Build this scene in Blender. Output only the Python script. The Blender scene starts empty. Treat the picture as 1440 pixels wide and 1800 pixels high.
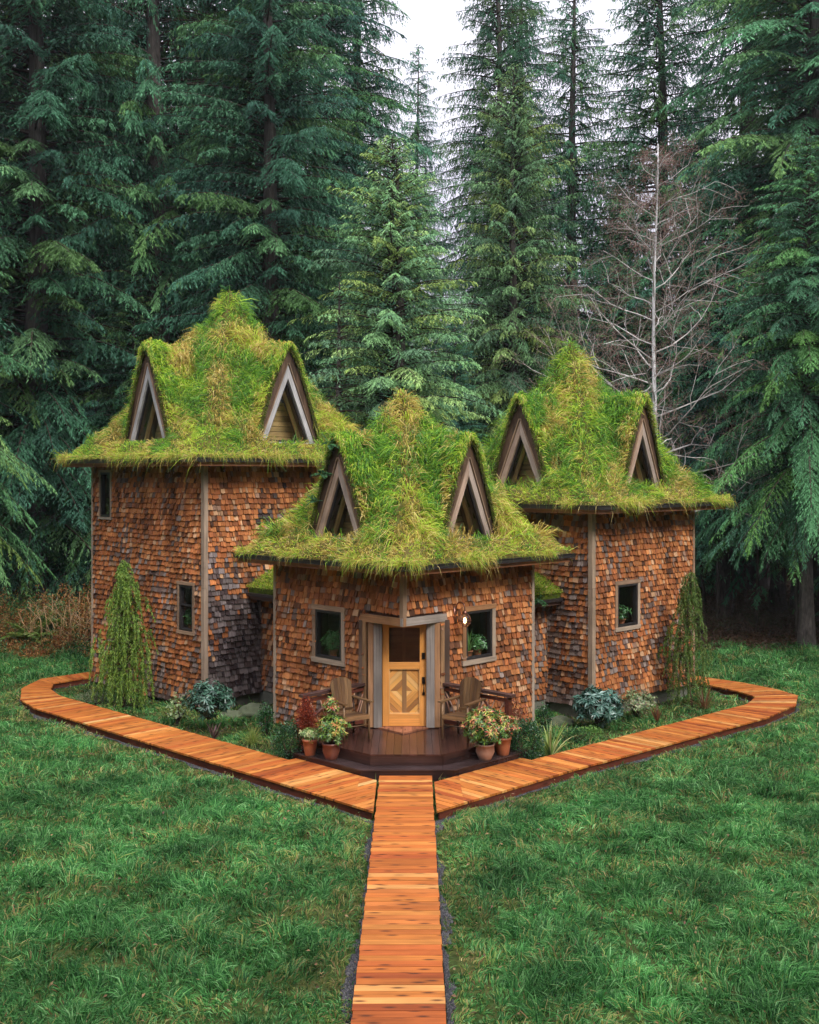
import bpy, math, random
import numpy as np
RS = np.random.RandomState
random.seed(7)
scene = bpy.context.scene
COL = scene.collection
R2 = math.sqrt(0.5)

# ------------------------------------------------------------------ helpers
def A(*v): return np.array(v, dtype=float)
def unit(v):
    v = np.asarray(v, float)
    return v / (np.linalg.norm(v, axis=-1, keepdims=True) + 1e-12)
def wobble(x, y, scale, seed, octaves=3):
    """smooth pseudo noise in about -1..1"""
    rs = RS(seed); out = 0; amp = 1.0; tot = 0; f = 1.0 / scale
    for o in range(octaves):
        for k in range(4):
            a = rs.uniform(0, 6.283); ph = rs.uniform(0, 6.283); ff = f * rs.uniform(.7, 1.35)
            out = out + amp * np.sin((x * math.cos(a) + y * math.sin(a)) * ff * 6.283 + ph)
        tot += amp * 2.0; amp *= .55; f *= 2.1
    return out / tot
def inpoly(x, y, poly):
    r = np.zeros(np.shape(x), bool); n = len(poly)
    for i in range(n):
        x1, y1 = poly[i]; x2, y2 = poly[(i + 1) % n]
        if y1 == y2: continue
        c = ((y1 > y) != (y2 > y)) & (x < (x2 - x1) * (y - y1) / (y2 - y1) + x1)
        r ^= c
    return r
def clip(poly, nx, ny, d):
    """keep nx*x+ny*y<=d"""
    out = []
    for i in range(len(poly)):
        p = poly[i]; q = poly[(i + 1) % len(poly)]
        a = nx * p[0] + ny * p[1] - d; b = nx * q[0] + ny * q[1] - d
        if a <= 0: out.append(p)
        if (a < 0 < b) or (b < 0 < a):
            t = a / (a - b); out.append((p[0] + t * (q[0] - p[0]), p[1] + t * (q[1] - p[1])))
    return out

def tag(o, label=None, cat=None, group=None, kind=None):
    if label: o['label'] = label
    if cat: o['category'] = cat
    if group: o['group'] = group
    if kind: o['kind'] = kind
    return o
def empty(name, loc, label, cat, group=None, rz=0.0):
    o = bpy.data.objects.new(name, None); COL.objects.link(o)
    o.empty_display_size = .1
    o.location = loc; o.rotation_euler = (0, 0, rz)
    return tag(o, label, cat, group)

def np_mesh(name, V, F, col=None, bc=None):
    """V (n,3), F (m,k) all faces the same size"""
    V = np.ascontiguousarray(V, dtype=np.float32); F = np.ascontiguousarray(F, dtype=np.int32)
    me = bpy.data.meshes.new(name)
    m, k = F.shape
    me.vertices.add(len(V)); me.vertices.foreach_set('co', V.ravel())
    me.loops.add(m * k); me.loops.foreach_set('vertex_index', F.ravel())
    me.polygons.add(m)
    me.polygons.foreach_set('loop_start', np.arange(0, m * k, k, dtype=np.int32))
    me.polygons.foreach_set('loop_total', np.full(m, k, dtype=np.int32))
    if col is not None:
        a = me.attributes.new('Col', 'FLOAT_COLOR', 'POINT')
        c = np.ones((len(V), 4), np.float32); c[:, :3] = col
        a.data.foreach_set('color', c.ravel())
    if bc is not None:
        a = me.attributes.new('bc', 'FLOAT_VECTOR', 'POINT')
        a.data.foreach_set('vector', np.ascontiguousarray(bc, np.float32).ravel())
    me.update(calc_edges=True)
    return me
def link(name, me, mat, parent=None):
    o = bpy.data.objects.new(name, me); COL.objects.link(o)
    if mat is not None:
        me.materials.clear(); me.materials.append(mat)
    if parent is not None: o.parent = parent
    return o

class G:
    """collects solids; one G becomes one mesh object"""
    def __init__(s, origin=(0, 0, 0)):
        s.V = []; s.F = []; s.C = []; s.B = []; s.n = 0; s.o = A(*origin)
    def add(s, verts, faces, col, bc=None):
        verts = np.asarray(verts, float).reshape(-1, 3)
        s.V.append(verts)
        s.F += [tuple(int(i) + s.n for i in f) for f in faces]
        s.C.append(np.tile(np.asarray(col, float), (len(verts), 1)) if np.ndim(col) == 1 else np.asarray(col, float))
        s.B.append(verts if bc is None else np.asarray(bc, float))
        s.n += len(verts)
    def box(s, c, size, R=None, col=(.5, .5, .5), jit=0.0):
        c = A(*c); h = A(*size) / 2
        R = np.eye(3) if R is None else np.asarray(R, float)
        L = np.array([(x, y, z) for x in (-1, 1) for y in (-1, 1) for z in (-1, 1)]) * h
        order = np.argsort(-h)
        b = L[:, order] + A(random.uniform(0, 50), random.uniform(0, 50), random.uniform(0, 50))
        V = c + L @ R.T
        F = [(0, 1, 3, 2), (4, 6, 7, 5), (0, 4, 5, 1), (2, 3, 7, 6), (0, 2, 6, 4), (1, 5, 7, 3)]
        col = np.array(col) * (1 + random.uniform(-jit, jit))
        s.add(V, F, col, b)
    def beam(s, p, q, w, h, col=(.5, .5, .5), up=(0, 0, 1), jit=0.0):
        """box from p to q, width w (sideways), height h (along up)"""
        p = A(*p); q = A(*q); d = q - p; L = np.linalg.norm(d); x = d / L
        y = np.cross(A(*up), x); y = y / np.linalg.norm(y); z = np.cross(x, y)
        s.box((p + q) / 2, (L, w, h), np.stack([x, y, z], 1), col, jit)
    def prism(s, poly, z0, z1, col, along=None):
        """horizontal polygon extruded z0..z1; along = grain direction in xy"""
        P = np.array(poly, float); n = len(P)
        area = sum(P[i][0] * P[(i + 1) % n][1] - P[(i + 1) % n][0] * P[i][1] for i in range(n))
        if area < 0: P = P[::-1]
        V = np.vstack([np.c_[P, np.full(n, z0)], np.c_[P, np.full(n, z1)]])
        F = [tuple(range(n - 1, -1, -1)), tuple(range(n, 2 * n))]
        F += [(i, (i + 1) % n, n + (i + 1) % n, n + i) for i in range(n)]
        b = V.copy()
        if along is not None:
            ax, ay = along
            b = np.c_[V[:, 0] * ax + V[:, 1] * ay, -V[:, 0] * ay + V[:, 1] * ax, V[:, 2]] + A(random.uniform(0, 50), random.uniform(0, 50), 0)
        s.add(V, F, col, b)
    def extr(s, poly3, vec, col, bc=None):
        """planar 3d polygon extruded along vec"""
        P = np.array(poly3, float); n = len(P); vec = A(*vec)
        V = np.vstack([P, P + vec])
        F = [tuple(range(n)), tuple(range(2 * n - 1, n - 1, -1))]
        F += [(i, n + i, n + (i + 1) % n, (i + 1) % n) for i in range(n)]
        s.add(V, F, col, V if bc is None else np.vstack([bc, bc]))
    def tube(s, pts, rad, n=8, col=(.5, .5, .5), cap=True):
        pts = np.array(pts, float); m = len(pts)
        rad = np.full(m, rad) if np.isscalar(rad) else np.array(rad, float)
        T = np.gradient(pts, axis=0); T = unit(T)
        ref = A(0, 0, 1) if abs(T[0][2]) < .9 else A(1, 0, 0)
        V = []; B = []; L = 0
        for i in range(m):
            x = np.cross(ref, T[i]); x /= np.linalg.norm(x); y = np.cross(T[i], x)
            if i: L += np.linalg.norm(pts[i] - pts[i - 1])
            for k in range(n):
                a = 2 * math.pi * k / n
                V.append(pts[i] + rad[i] * (math.cos(a) * x + math.sin(a) * y)); B.append((L, a * rad[0], rad[i]))
        F = []
        for i in range(m - 1):
            for k in range(n):
                F.append((i * n + k, i * n + (k + 1) % n, (i + 1) * n + (k + 1) % n, (i + 1) * n + k))
        if cap: F.append(tuple(range(n - 1, -1, -1))); F.append(tuple(range((m - 1) * n, m * n)))
        s.add(V, F, col, B)
    def lathe(s, c, prof, n=20, col=(.5, .5, .5)):
        V = []; F = []; m = len(prof)
        for r, z in prof:
            for k in range(n):
                a = 2 * math.pi * k / n; V.append((c[0] + r * math.cos(a), c[1] + r * math.sin(a), c[2] + z))
        for i in range(m - 1):
            for k in range(n):
                F.append((i * n + k, i * n + (k + 1) % n, (i + 1) * n + (k + 1) % n, (i + 1) * n + k))
        s.add(V, F, col)
    def build(s, name, mat, parent=None, smooth=False, bevel=0):
        V = np.vstack(s.V) - s.o
        me = bpy.data.meshes.new(name)
        me.from_pydata(V.tolist(), [], s.F)
        C = np.vstack(s.C); c = np.ones((len(V), 4), np.float32); c[:, :3] = C
        me.attributes.new('Col', 'FLOAT_COLOR', 'POINT').data.foreach_set('color', c.ravel())
        me.attributes.new('bc', 'FLOAT_VECTOR', 'POINT').data.foreach_set('vector', np.vstack(s.B).astype(np.float32).ravel())
        if smooth: me.polygons.foreach_set('use_smooth', [True] * len(me.polygons))
        o = link(name, me, mat, parent)
        if bevel:
            b = o.modifiers.new('bevel', 'BEVEL'); b.width = bevel; b.segments = 2; b.limit_method = 'ANGLE'
        return o

def blades(P, D1, D2, L, W, rs):
    """curved tapering blades: 5 verts, 3 tris each. returns V,F"""
    n = len(P)
    side = unit(np.cross(D1, rs.normal(size=(n, 3)))) * W[:, None]
    M = P + D1 * (L * .5)[:, None]
    T = M + D2 * (L * .5)[:, None]
    V = np.empty((n, 5, 3))
    V[:, 0] = P - side * .5; V[:, 1] = P + side * .5
    V[:, 2] = M - side * .42; V[:, 3] = M + side * .42; V[:, 4] = T
    b = (np.arange(n) * 5)[:, None]
    F = np.concatenate([b + A(0, 1, 3).astype(int), b + A(0, 3, 2).astype(int), b + A(2, 3, 4).astype(int)], 1).reshape(-1, 3)
    return V.reshape(-1, 3), F
def leaves(P, D, L, W, rs, N=None, fold=.15):
    """rhombic leaves: 4 verts, 2 tris"""
    n = len(P); D = unit(D)
    if N is None: N = rs.normal(size=(n, 3)) * .5 + A(0, 0, 1)
    S = unit(np.cross(D, N)); Nn = np.cross(S, D)
    L = np.broadcast_to(L, (n,))[:, None]; W = np.broadcast_to(W, (n,))[:, None]
    V = np.empty((n, 4, 3))
    V[:, 0] = P; V[:, 2] = P + D * L - Nn * L * .12
    mid = P + D * L * .48 + Nn * L * fold * .5
    V[:, 1] = mid + S * W * .5; V[:, 3] = mid - S * W * .5
    b = (np.arange(n) * 4)[:, None]
    F = np.concatenate([b + np.array([0, 1, 2]), b + np.array([0, 2, 3])], 1).reshape(-1, 3)
    return V.reshape(-1, 3), F
def spikes(P, D, L, W, rs):
    """single tapering triangles"""
    n = len(P); S = unit(np.cross(D, rs.normal(size=(n, 3)) * .6 + A(0, 0, 1)))
    W = np.broadcast_to(W, (n,))[:, None]; L = np.broadcast_to(L, (n,))[:, None]
    V = np.empty((n, 3, 3)); V[:, 0] = P - S * W * .5; V[:, 1] = P + S * W * .5; V[:, 2] = P + unit(D) * L
    return V.reshape(-1, 3), np.arange(3 * n).reshape(-1, 3)
def pick(rs, n, palette, weights=None, jit=.18):
    pal = np.array(palette, float)
    w = None if weights is None else np.array(weights, float) / np.sum(weights)
    i = rs.choice(len(pal), n, p=w)
    return pal[i] * (1 + rs.uniform(-jit, jit, (n, 1)))
class Soup:
    def __init__(s): s.V = []; s.F = []; s.C = []; s.n = 0
    def add(s, VF, col, per):
        V, F = VF
        s.V.append(V); s.F.append(F + s.n); s.n += len(V)
        s.C.append(np.repeat(col, per, axis=0) if len(col) != len(V) else col)
    def build(s, name, mat, parent=None, origin=(0, 0, 0)):
        me = np_mesh(name, np.vstack(s.V) - A(*origin), np.vstack(s.F), np.vstack(s.C))
        return link(name, me, mat, parent)

# ------------------------------------------------------------------ materials
class N:
    def __init__(s, name):
        s.m = bpy.data.materials.new(name); s.m.use_nodes = True
        s.t = s.m.node_tree; s.t.nodes.clear()
        s.out = s.t.nodes.new('ShaderNodeOutputMaterial')
    def node(s, typ, **kw):
        n = s.t.nodes.new('ShaderNode' + typ)
        for k, v in kw.items():
            if k.startswith('i_'):
                key = k[2:]
                n.inputs[int(key) if key.isdigit() else key.replace('_', ' ')].default_value = v
            else: setattr(n, k, v)
        return n
    def l(s, a, b): s.t.links.new(a, b)
    def math(s, op, a, b=None, clamp=False):
        n = s.node('Math', operation=op, use_clamp=clamp)
        for i, v in enumerate((a, b)):
            if v is None: continue
            if isinstance(v, (int, float)): n.inputs[i].default_value = v
            else: s.l(v, n.inputs[i])
        return n.outputs[0]
    def mix(s, f, a, b, mode='MIX'):
        n = s.node('Mix', data_type='RGBA', blend_type=mode)
        for i, v in ((0, f), (6, a), (7, b)):
            if isinstance(v, (int, float)): n.inputs[i].default_value = v
            elif isinstance(v, tuple): n.inputs[i].default_value = v + (1,) if len(v) == 3 else v
            else: s.l(v, n.inputs[i])
        return n.outputs[2]
    def attr(s, name): return s.node('Attribute', attribute_name=name)
    def noise(s, vec, scale, detail=4, rough=.6, stretch=None):
        if stretch:
            mp = s.node('Mapping'); mp.inputs['Scale'].default_value = stretch
            s.l(vec, mp.inputs[0]); vec = mp.outputs[0]
        n = s.node('TexNoise', i_Scale=scale, i_Detail=detail, i_Roughness=rough); s.l(vec, n.inputs['Vector'])
        return n.outputs['Fac']
    def ramp(s, f, a, b, lo=0., hi=1.):
        n = s.node('MapRange'); n.inputs[1].default_value = a; n.inputs[2].default_value = b
        n.inputs[3].default_value = lo; n.inputs[4].default_value = hi; s.l(f, n.inputs[0])
        return n.outputs[0]
    def principled(s, col, rough=.7, bump=None, bs=.3, bd=.01, spec=.5, **kw):
        p = s.node('BsdfPrincipled')
        if isinstance(col, tuple): p.inputs['Base Color'].default_value = col + (1,)
        else: s.l(col, p.inputs['Base Color'])
        if isinstance(rough, (int, float)): p.inputs['Roughness'].default_value = rough
        else: s.l(rough, p.inputs['Roughness'])
        p.inputs['Specular IOR Level'].default_value = spec
        for k, v in kw.items(): p.inputs[k].default_value = v
        if bump is not None:
            b = s.node('Bump', i_Strength=bs, i_Distance=bd); s.l(bump, b.inputs['Height']); s.l(b.outputs[0], p.inputs['Normal'])
        return p
    def done(s, sh):
        s.l(sh if not hasattr(sh, 'outputs') else sh.outputs[0], s.out.inputs[0]); return s.m

def wood(name, rough=.65, along=1.2, across=22, contrast=.55, knots=0.0, blotch=.25, spec=.4, bd=.004):
    n = N(name); c = n.attr('Col').outputs['Color']; v = n.attr('bc').outputs['Vector']
    g = n.noise(v, 1.0, 5, .65, (along, across, across))
    g2 = n.noise(v, 1.0, 3, .5, (1.5, 2.5, 2.5))
    f = n.math('MULTIPLY', n.ramp(g, .25, .75, 1 - contrast, 1 + contrast * .6), n.ramp(g2, .3, .7, 1 - blotch, 1 + blotch))
    col = n.mix(1.0, c, f, 'MULTIPLY')
    if knots:
        mp = n.node('Mapping'); mp.inputs['Scale'].default_value = (2.6, 9.0, .01); n.l(v, mp.inputs[0])
        nz = n.node('TexNoise', i_Scale=2.0, i_Detail=2.0); n.l(v, nz.inputs['Vector'])
        mx = n.mix(.12, mp.outputs[0], nz.outputs['Color'])
        vo = n.node('TexVoronoi', i_Scale=1.0, voronoi_dimensions='2D'); n.l(mx, vo.inputs['Vector'])
        k = n.ramp(vo.outputs['Distance'], .06, .22, 1, 0)
        sel = n.ramp(vo.outputs['Color'], 1 - knots, 1 - knots + .03)
        col = n.mix(n.math('MULTIPLY', n.math('MULTIPLY', k, sel), .85), col, (.05, .018, .01))
    return n.done(n.principled(col, rough, g, .35, bd, spec))
def plain(name, col, rough=.5, metal=0.0, bump=0, **kw):
    n = N(name); tc = n.node('TexCoord').outputs['Object']
    g = n.noise(tc, 6, 5, .6)
    c = n.mix(1.0, col, n.ramp(g, .3, .7, .78, 1.15), 'MULTIPLY')
    p = n.principled(c, rough, n.noise(tc, 40, 3), bump, .01) if bump else n.principled(c, rough)
    p.inputs['Metallic'].default_value = metal
    for k, v in kw.items(): p.inputs[k].default_value = v
    return n.done(p)
def leafmat(name, trans=.3, rough=.5, vary=0.0, spec=.3, gain=1.0):
    n = N(name); c = n.attr('Col').outputs['Color']
    if vary:
        r = n.node('ObjectInfo').outputs['Random']
        h = n.node('HueSaturation'); n.l(c, h.inputs['Color'])
        n.l(n.ramp(r, 0, 1, 1 - vary, 1 + vary), h.inputs['Value'])
        r2 = n.math('FRACT', n.math('MULTIPLY', r, 7.31))
        n.l(n.ramp(r2, 0, 1, .5 - .022, .5 + .03), h.inputs['Hue'])
        c = h.outputs[0]
    if gain != 1.0: c = n.mix(1.0, c, (gain, gain, gain), 'MULTIPLY')
    p = n.principled(c, rough, spec=spec)
    t = n.node('BsdfTranslucent'); n.l(c, t.inputs[0])
    m = n.node('MixShader', i_0=trans); n.l(p.outputs[0], m.inputs[1]); n.l(t.outputs[0], m.inputs[2])
    return n.done(m)

M = {}
M['shingle'] = wood('cedar_shingle', .78, 5, 70, .5, 0, .25, .15, .004)
M['trim'] = wood('weathered_trim', .7, 1.2, 55, .5, 0, .3)
M['door'] = wood('fir_door', .38, 1.0, 60, .3, 0, .15, .5, .001)
M['deck'] = wood('redwood_boards', .6, 1.3, 30, .38, .6, .22, .15, .002)
M['wetdeck'] = wood('wet_dark_boards', .27, 1.2, 45, .5, 0, .4, .4, .002)
M['rustic'] = wood('rustic_branch_wood', .45, 2, 40, .5, 0, .3)
M['bark'] = wood('conifer_bark', .9, 5, 14, .7, 0, .35, .2, .03)
M['palebark'] = wood('pale_alder_bark', .8, 6, 6, .6, 0, .5, .2, .01)
M['leaf'] = leafmat('plant_leaf', .25, .42)
M['glossleaf'] = leafmat('glossy_leaf', .12, .25, spec=.6)
M['grass'] = leafmat('grass_blade', .35, .55, spec=.12)
M['sodgrass'] = leafmat('roof_grass_blade', .35, .6, spec=.12)
M['needle'] = leafmat('conifer_needles', .3, .6, .24, .1)
M['bronze'] = plain('dark_bronze', (.035, .03, .03), .35, .2)
M['iron'] = plain('black_iron', (.015, .015, .016), .35, .6)
M['copper'] = plain('aged_copper', (.22, .10, .07), .35, .8)
M['concrete'] = plain('mossy_concrete', (.16, .16, .12), .9, 0, .4)
M['stone'] = plain('mossy_stone', (.11, .13, .07), .9, 0, .6)
M['gravelstone'] = leafmat('gravel_stone', 0.0, .6)
M['potclay'] = plain('clay_pot', (.34, .19, .13), .6, 0, .2)
M['pottile'] = plain('terracotta_pot', (.36, .12, .05), .6, 0, .2)
M['potdark'] = plain('brown_glazed_pot', (.16, .05, .03), .3, 0, .1)
M['soil'] = plain('potting_soil', (.03, .02, .012), .95, 0, .6)
M['inside'] = wood('inside_wood', .6, 1.2, 12, .4)
def mk_glass():
    n = N('window_glass'); f = n.node('Fresnel', i_IOR=1.55)
    t = n.node('BsdfTransparent'); t.inputs[0].default_value = (.93, .95, .94, 1)
    g = n.node('BsdfGlossy', i_Roughness=.01)
    m = n.node('MixShader'); gm = n.node('NewGeometry'); n.l(n.math('MULTIPLY', f.outputs[0], n.math('SUBTRACT', 1.0, gm.outputs['Backfacing']), True), m.inputs[0])
    n.l(t.outputs[0], m.inputs[1]); n.l(g.outputs[0], m.inputs[2]); return n.done(m)
M['glass'] = mk_glass()
def mk_emit(name, col, s):
    n = N(name); e = n.node('Emission', i_Strength=s); e.inputs[0].default_value = col + (1,); return n.done(e)
M['bulb'] = mk_emit('lit_bulb', (1, .5, .16), 16)
def mk_sod():
    n = N('sod_soil'); tc = n.node('TexCoord').outputs['Object']
    g = n.noise(tc, 5, 5); g2 = n.noise(tc, 30, 3)
    c = n.mix(n.ramp(g, .4, .62), (.10, .075, .025), (.07, .10, .015))
    c = n.mix(n.ramp(g2, .3, .7), c, (.13, .11, .03))
    return n.done(n.principled(c, .95, g2, .8, .03, .1))
M['sod'] = mk_sod()
def mk_moss():
    n = N('edge_moss'); tc = n.node('TexCoord').outputs['Object']
    g = n.noise(tc, 9, 5); g2 = n.noise(tc, 45, 3)
    c = n.mix(n.ramp(g, .4, .6), (.05, .07, .012), (.10, .14, .015))
    return n.done(n.principled(c, .95, g2, 1, .03, .1))
M['moss'] = mk_moss()
def mk_ground():
    n = N('ground_soil'); tc = n.node('TexCoord').outputs['Object']
    sx = n.node('SeparateXYZ'); n.l(tc, sx.inputs[0])
    g = n.noise(tc, .45, 5); g2 = n.noise(tc, 14, 4); g3 = n.noise(tc, 2.2, 4)
    lawn = n.mix(n.ramp(g3, .42, .62), (.028, .06, .012), (.07, .075, .022))
    soil = n.mix(n.ramp(g2, .35, .65), (.045, .028, .016), (.11, .06, .032))
    yy = n.math('ADD', sx.outputs[1], n.ramp(g, .3, .7, -1.5, 1.5))
    c = n.mix(n.ramp(yy, 34.8, 36.2), lawn, soil)
    c = n.mix(1.0, c, n.ramp(g2, .3, .7, .6, 1.3), 'MULTIPLY')
    return n.done(n.principled(c, .95, g2, .8, .05, .1))
M['ground'] = mk_ground()
# ------------------------------------------------------------------ camera, light, sky
CAMZ = 5.4
cam = bpy.data.objects.new('camera', bpy.data.cameras.new('camera')); COL.objects.link(cam)
cam.location = (0, 0, CAMZ); cam.rotation_euler = (math.radians(90), 0, 0)
cam.data.lens = 50; cam.data.sensor_width = 36; cam.data.sensor_fit = 'HORIZONTAL'
cam.data.shift_y = -65 / 1440; cam.data.clip_end = 600
scene.camera = cam
sun = bpy.data.objects.new('sun', bpy.data.lights.new('sun', 'SUN')); COL.objects.link(sun)
SE, SA = 44, 150     # elevation, azimuth of the veiled sun
sun.data.energy = 1.5; sun.data.angle = math.radians(18); sun.data.color = (1, .97, .92)
sun.rotation_euler = (math.radians(90 - SE), 0, math.radians(180 - SA))
w = bpy.data.worlds.new('World'); scene.world = w; w.use_nodes = True
wt = w.node_tree; wt.nodes.clear()
sk = wt.nodes.new('ShaderNodeTexSky'); sk.sky_type = 'NISHITA'; sk.sun_disc = False
sk.sun_elevation = math.radians(SE); sk.sun_rotation = math.radians(SA); sk.air_density = 1.0; sk.dust_density = 3
tcw = wt.nodes.new('ShaderNodeTexCoord')
nz = wt.nodes.new('ShaderNodeTexNoise'); nz.inputs['Scale'].default_value = 2.2; nz.inputs['Detail'].default_value = 4
wt.links.new(tcw.outputs['Generated'], nz.inputs['Vector'])
cr = wt.nodes.new('ShaderNodeValToRGB'); cr.color_ramp.elements[0].position = .3; cr.color_ramp.elements[1].position = .7
cr.color_ramp.elements[0].color = (6.9, 6.7, 8.0, 1); cr.color_ramp.elements[1].color = (9.0, 8.7, 9.6, 1)
wt.links.new(nz.outputs['Fac'], cr.inputs[0])
mx = wt.nodes.new('ShaderNodeMix'); mx.data_type = 'RGBA'; mx.inputs[0].default_value = .9     # thick pale overcast over the blue
wt.links.new(sk.outputs[0], mx.inputs[6]); wt.links.new(cr.outputs[0], mx.inputs[7])
sx = wt.nodes.new('ShaderNodeSeparateXYZ'); wt.links.new(tcw.outputs['Generated'], sx.inputs[0])
mr = wt.nodes.new('ShaderNodeMapRange'); mr.inputs[1].default_value = 0; mr.inputs[2].default_value = 1; mr.inputs[3].default_value = .47; mr.inputs[4].default_value = 2.3   # overcast: brighter overhead than at the horizon
wt.links.new(sx.outputs[2], mr.inputs[0])
mm = wt.nodes.new('ShaderNodeMix'); mm.data_type = 'RGBA'; mm.blend_type = 'MULTIPLY'; mm.inputs[0].default_value = 1
wt.links.new(mx.outputs[2], mm.inputs[6]); wt.links.new(mr.outputs[0], mm.inputs[7])
bg = wt.nodes.new('ShaderNodeBackground'); bg.inputs[1].default_value = .1
wo = wt.nodes.new('ShaderNodeOutputWorld')
wt.links.new(mm.outputs[2], bg.inputs[0]); wt.links.new(bg.outputs[0], wo.inputs[0])
vs = scene.view_settings; vs.view_transform = 'Standard'; vs.look = 'None'; vs.gamma = 1; vs.exposure = 0.82
scene.cycles.max_bounces = 6; scene.cycles.transparent_max_bounces = 8
scene.cycles.diffuse_bounces = 3; scene.cycles.glossy_bounces = 3; scene.cycles.transmission_bounces = 3

# ------------------------------------------------------------------ cottage
NL = A(-R2, -R2, 0); NR = A(R2, -R2, 0); NBL = A(-R2, R2, 0); NBR = A(R2, R2, 0)
Z = A(0, 0, 1)
def tang(n): return A(-n[1], n[0], 0)
HOUSES = dict(
    front=dict(C=A(-.12, 24.35, 0), hd=2.72, ze=3.74, H=3.38, z0=.12, zb=4.13, zf=5.70, zs=6.12, wb=.68, seed=3),
    left=dict(C=A(-4.68, 29.5, 0), hd=3.50, ze=5.80, H=4.35, z0=.10, zb=6.2, zf=8.08, zs=8.52, wb=.82, seed=11),
    right=dict(C=A(4.02, 28.04, 0), hd=2.94, ze=4.76, H=3.74, z0=.28, zb=5.1, zf=6.66, zs=7.16, wb=.69, seed=23))
for h in HOUSES.values():
    h['a'] = h['hd'] * R2; h['ov'] = .6; h['R'] = h['a'] + .6
BASE = (0, 24, 0)
cottage = empty('shingled_cottage', BASE, 'three-towered cedar shingle cottage with steep grass-covered roofs', 'cottage')
def CG(): return G(BASE)

PAL = [(.42, .15, .050), (.50, .20, .070), (.34, .11, .038), (.23, .08, .033), (.12, .055, .032), (.04, .026, .02), (.27, .18, .13), (.55, .34, .19)]
PW = [24, 20, 18, 13, 8, 5, 5, 7]
GREY = [(.18, .14, .12), (.23, .19, .165), (.12, .085, .07), (.08, .056, .05), (.29, .24, .21)]
def shingle_wall(name, C, n, dist, s0, s1, z0, z1, openings=(), seed=1, grey=0.15, greylow=0.0, plain_back=False, label=None, flare=0.0):
    """openings: (s_lo, s_hi, z_lo, z_hi) rectangles left free; backing boxes + overlapping shingles, one mesh"""
    t = tang(n); rs = RS(seed); g = CG()
    R = np.stack([t, -n, Z], 1)
    ss = sorted(set([s0, s1] + [v for o in openings for v in o[:2]])); zs = sorted(set([z0, z1] + [v for o in openings for v in o[2:]]))
    ss = [v for v in ss if s0 <= v <= s1]; zs = [v for v in zs if z0 <= v <= z1]
    for i in range(len(ss) - 1):
        for j in range(len(zs) - 1):
            sm = (ss[i] + ss[i + 1]) / 2; zm = (zs[j] + zs[j + 1]) / 2
            if any(o[0] < sm < o[1] and o[2] < zm < o[3] for o in openings): continue
            g.box(C + n * (dist - .06) + t * sm + Z * zm, (ss[i + 1] - ss[i], .12, zs[j + 1] - zs[j]), R, (.10, .045, .025))
    e = .125; z = z0 - .02; row = 0
    while z < z1 - .02:
        s = s0 + rs.uniform(-.06, 0)
        while s < s1:
            wd = rs.choice([.065, .085, .11, .13, .165], p=[.18, .27, .27, .18, .10]) * rs.uniform(.9, 1.1)
            a, b = max(s, s0), min(s + wd, s1)
            s += wd
            if b - a < .025: continue
            sm = (a + b) / 2
            zz = z + .02 * wobble(sm, z * .8, 1.3, seed + 3) + rs.uniform(-.006, .006)
            if any(o[0] - .02 < sm < o[1] + .02 and o[2] - .06 < zz + .05 < o[3] + .02 for o in openings): continue
            if zz > z1 - .05: continue
            top = min(zz + e * 1.5, z1)
            for o in openings:
                if o[0] - .02 < sm < o[1] + .02 and zz < o[2] < top: top = o[2]
            r1, r2, r3 = rs.uniform(-.013, .013, 3)
            gg = rs.uniform(.003, .007)
            rnd = rs.uniform(.004, .022) if rs.rand() < .5 else 0
            fr = [(a + gg, top), (a + gg, zz + r1 + rnd), (sm, zz + r2 * .6 - rnd * .4), (b - gg, zz + r3 + rnd), (b - gg, top)]
            out = .056 + rs.uniform(-.010, .018); th = .034
            fl = flare * max(0, 1 - (zz - z0) / .7) ** 2
            P = []
            for (su, zu) in fr:
                dd = dist + fl + (out if zu < top - 1e-6 else .012)
                P.append(C + n * dd + t * su + Z * zu)
            gr = grey + greylow * max(0, 1 - (zz - z0) / (4.2 if greylow > 1 else 3.2)) + .32 * float(wobble(sm, zz, 2.2, seed + 9))
            q = rs.rand()
            c = np.array(GREY[rs.randint(len(GREY))]) if q < gr else np.array(PAL[rs.choice(len(PAL), p=np.array(PW) / sum(PW))])
            c = c * .78 + A(.36, .13, .046) * .22 if q >= gr else (c * .75 + A(.22, .12, .08) * .25 if greylow < 1 else c * A(.72, .70, .74))
            shade = 1 + .35 * float(wobble(sm + 7, zz, 1.6, seed + 5)); c = c * shade * rs.uniform(.82, 1.18)
            u0, v0 = rs.uniform(0, 40, 2)
            bc = [(zu + u0, su + v0, 0) for su, zu in fr]
            g.extr(P, -n * th, c, np.array(bc))
        z += e * rs.uniform(.93, 1.07); row += 1
    o = g.build(name, M['shingle'], cottage)
    if label: o['label'] = label
    return o

TRIMC = (.31, .20, .125); TRIMG = (.38, .29, .21); TRIMO = (.36, .18, .08); TRIMD = (.10, .065, .045)
def rot_of(n): return np.stack([tang(n), -n, Z], 1)

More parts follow.
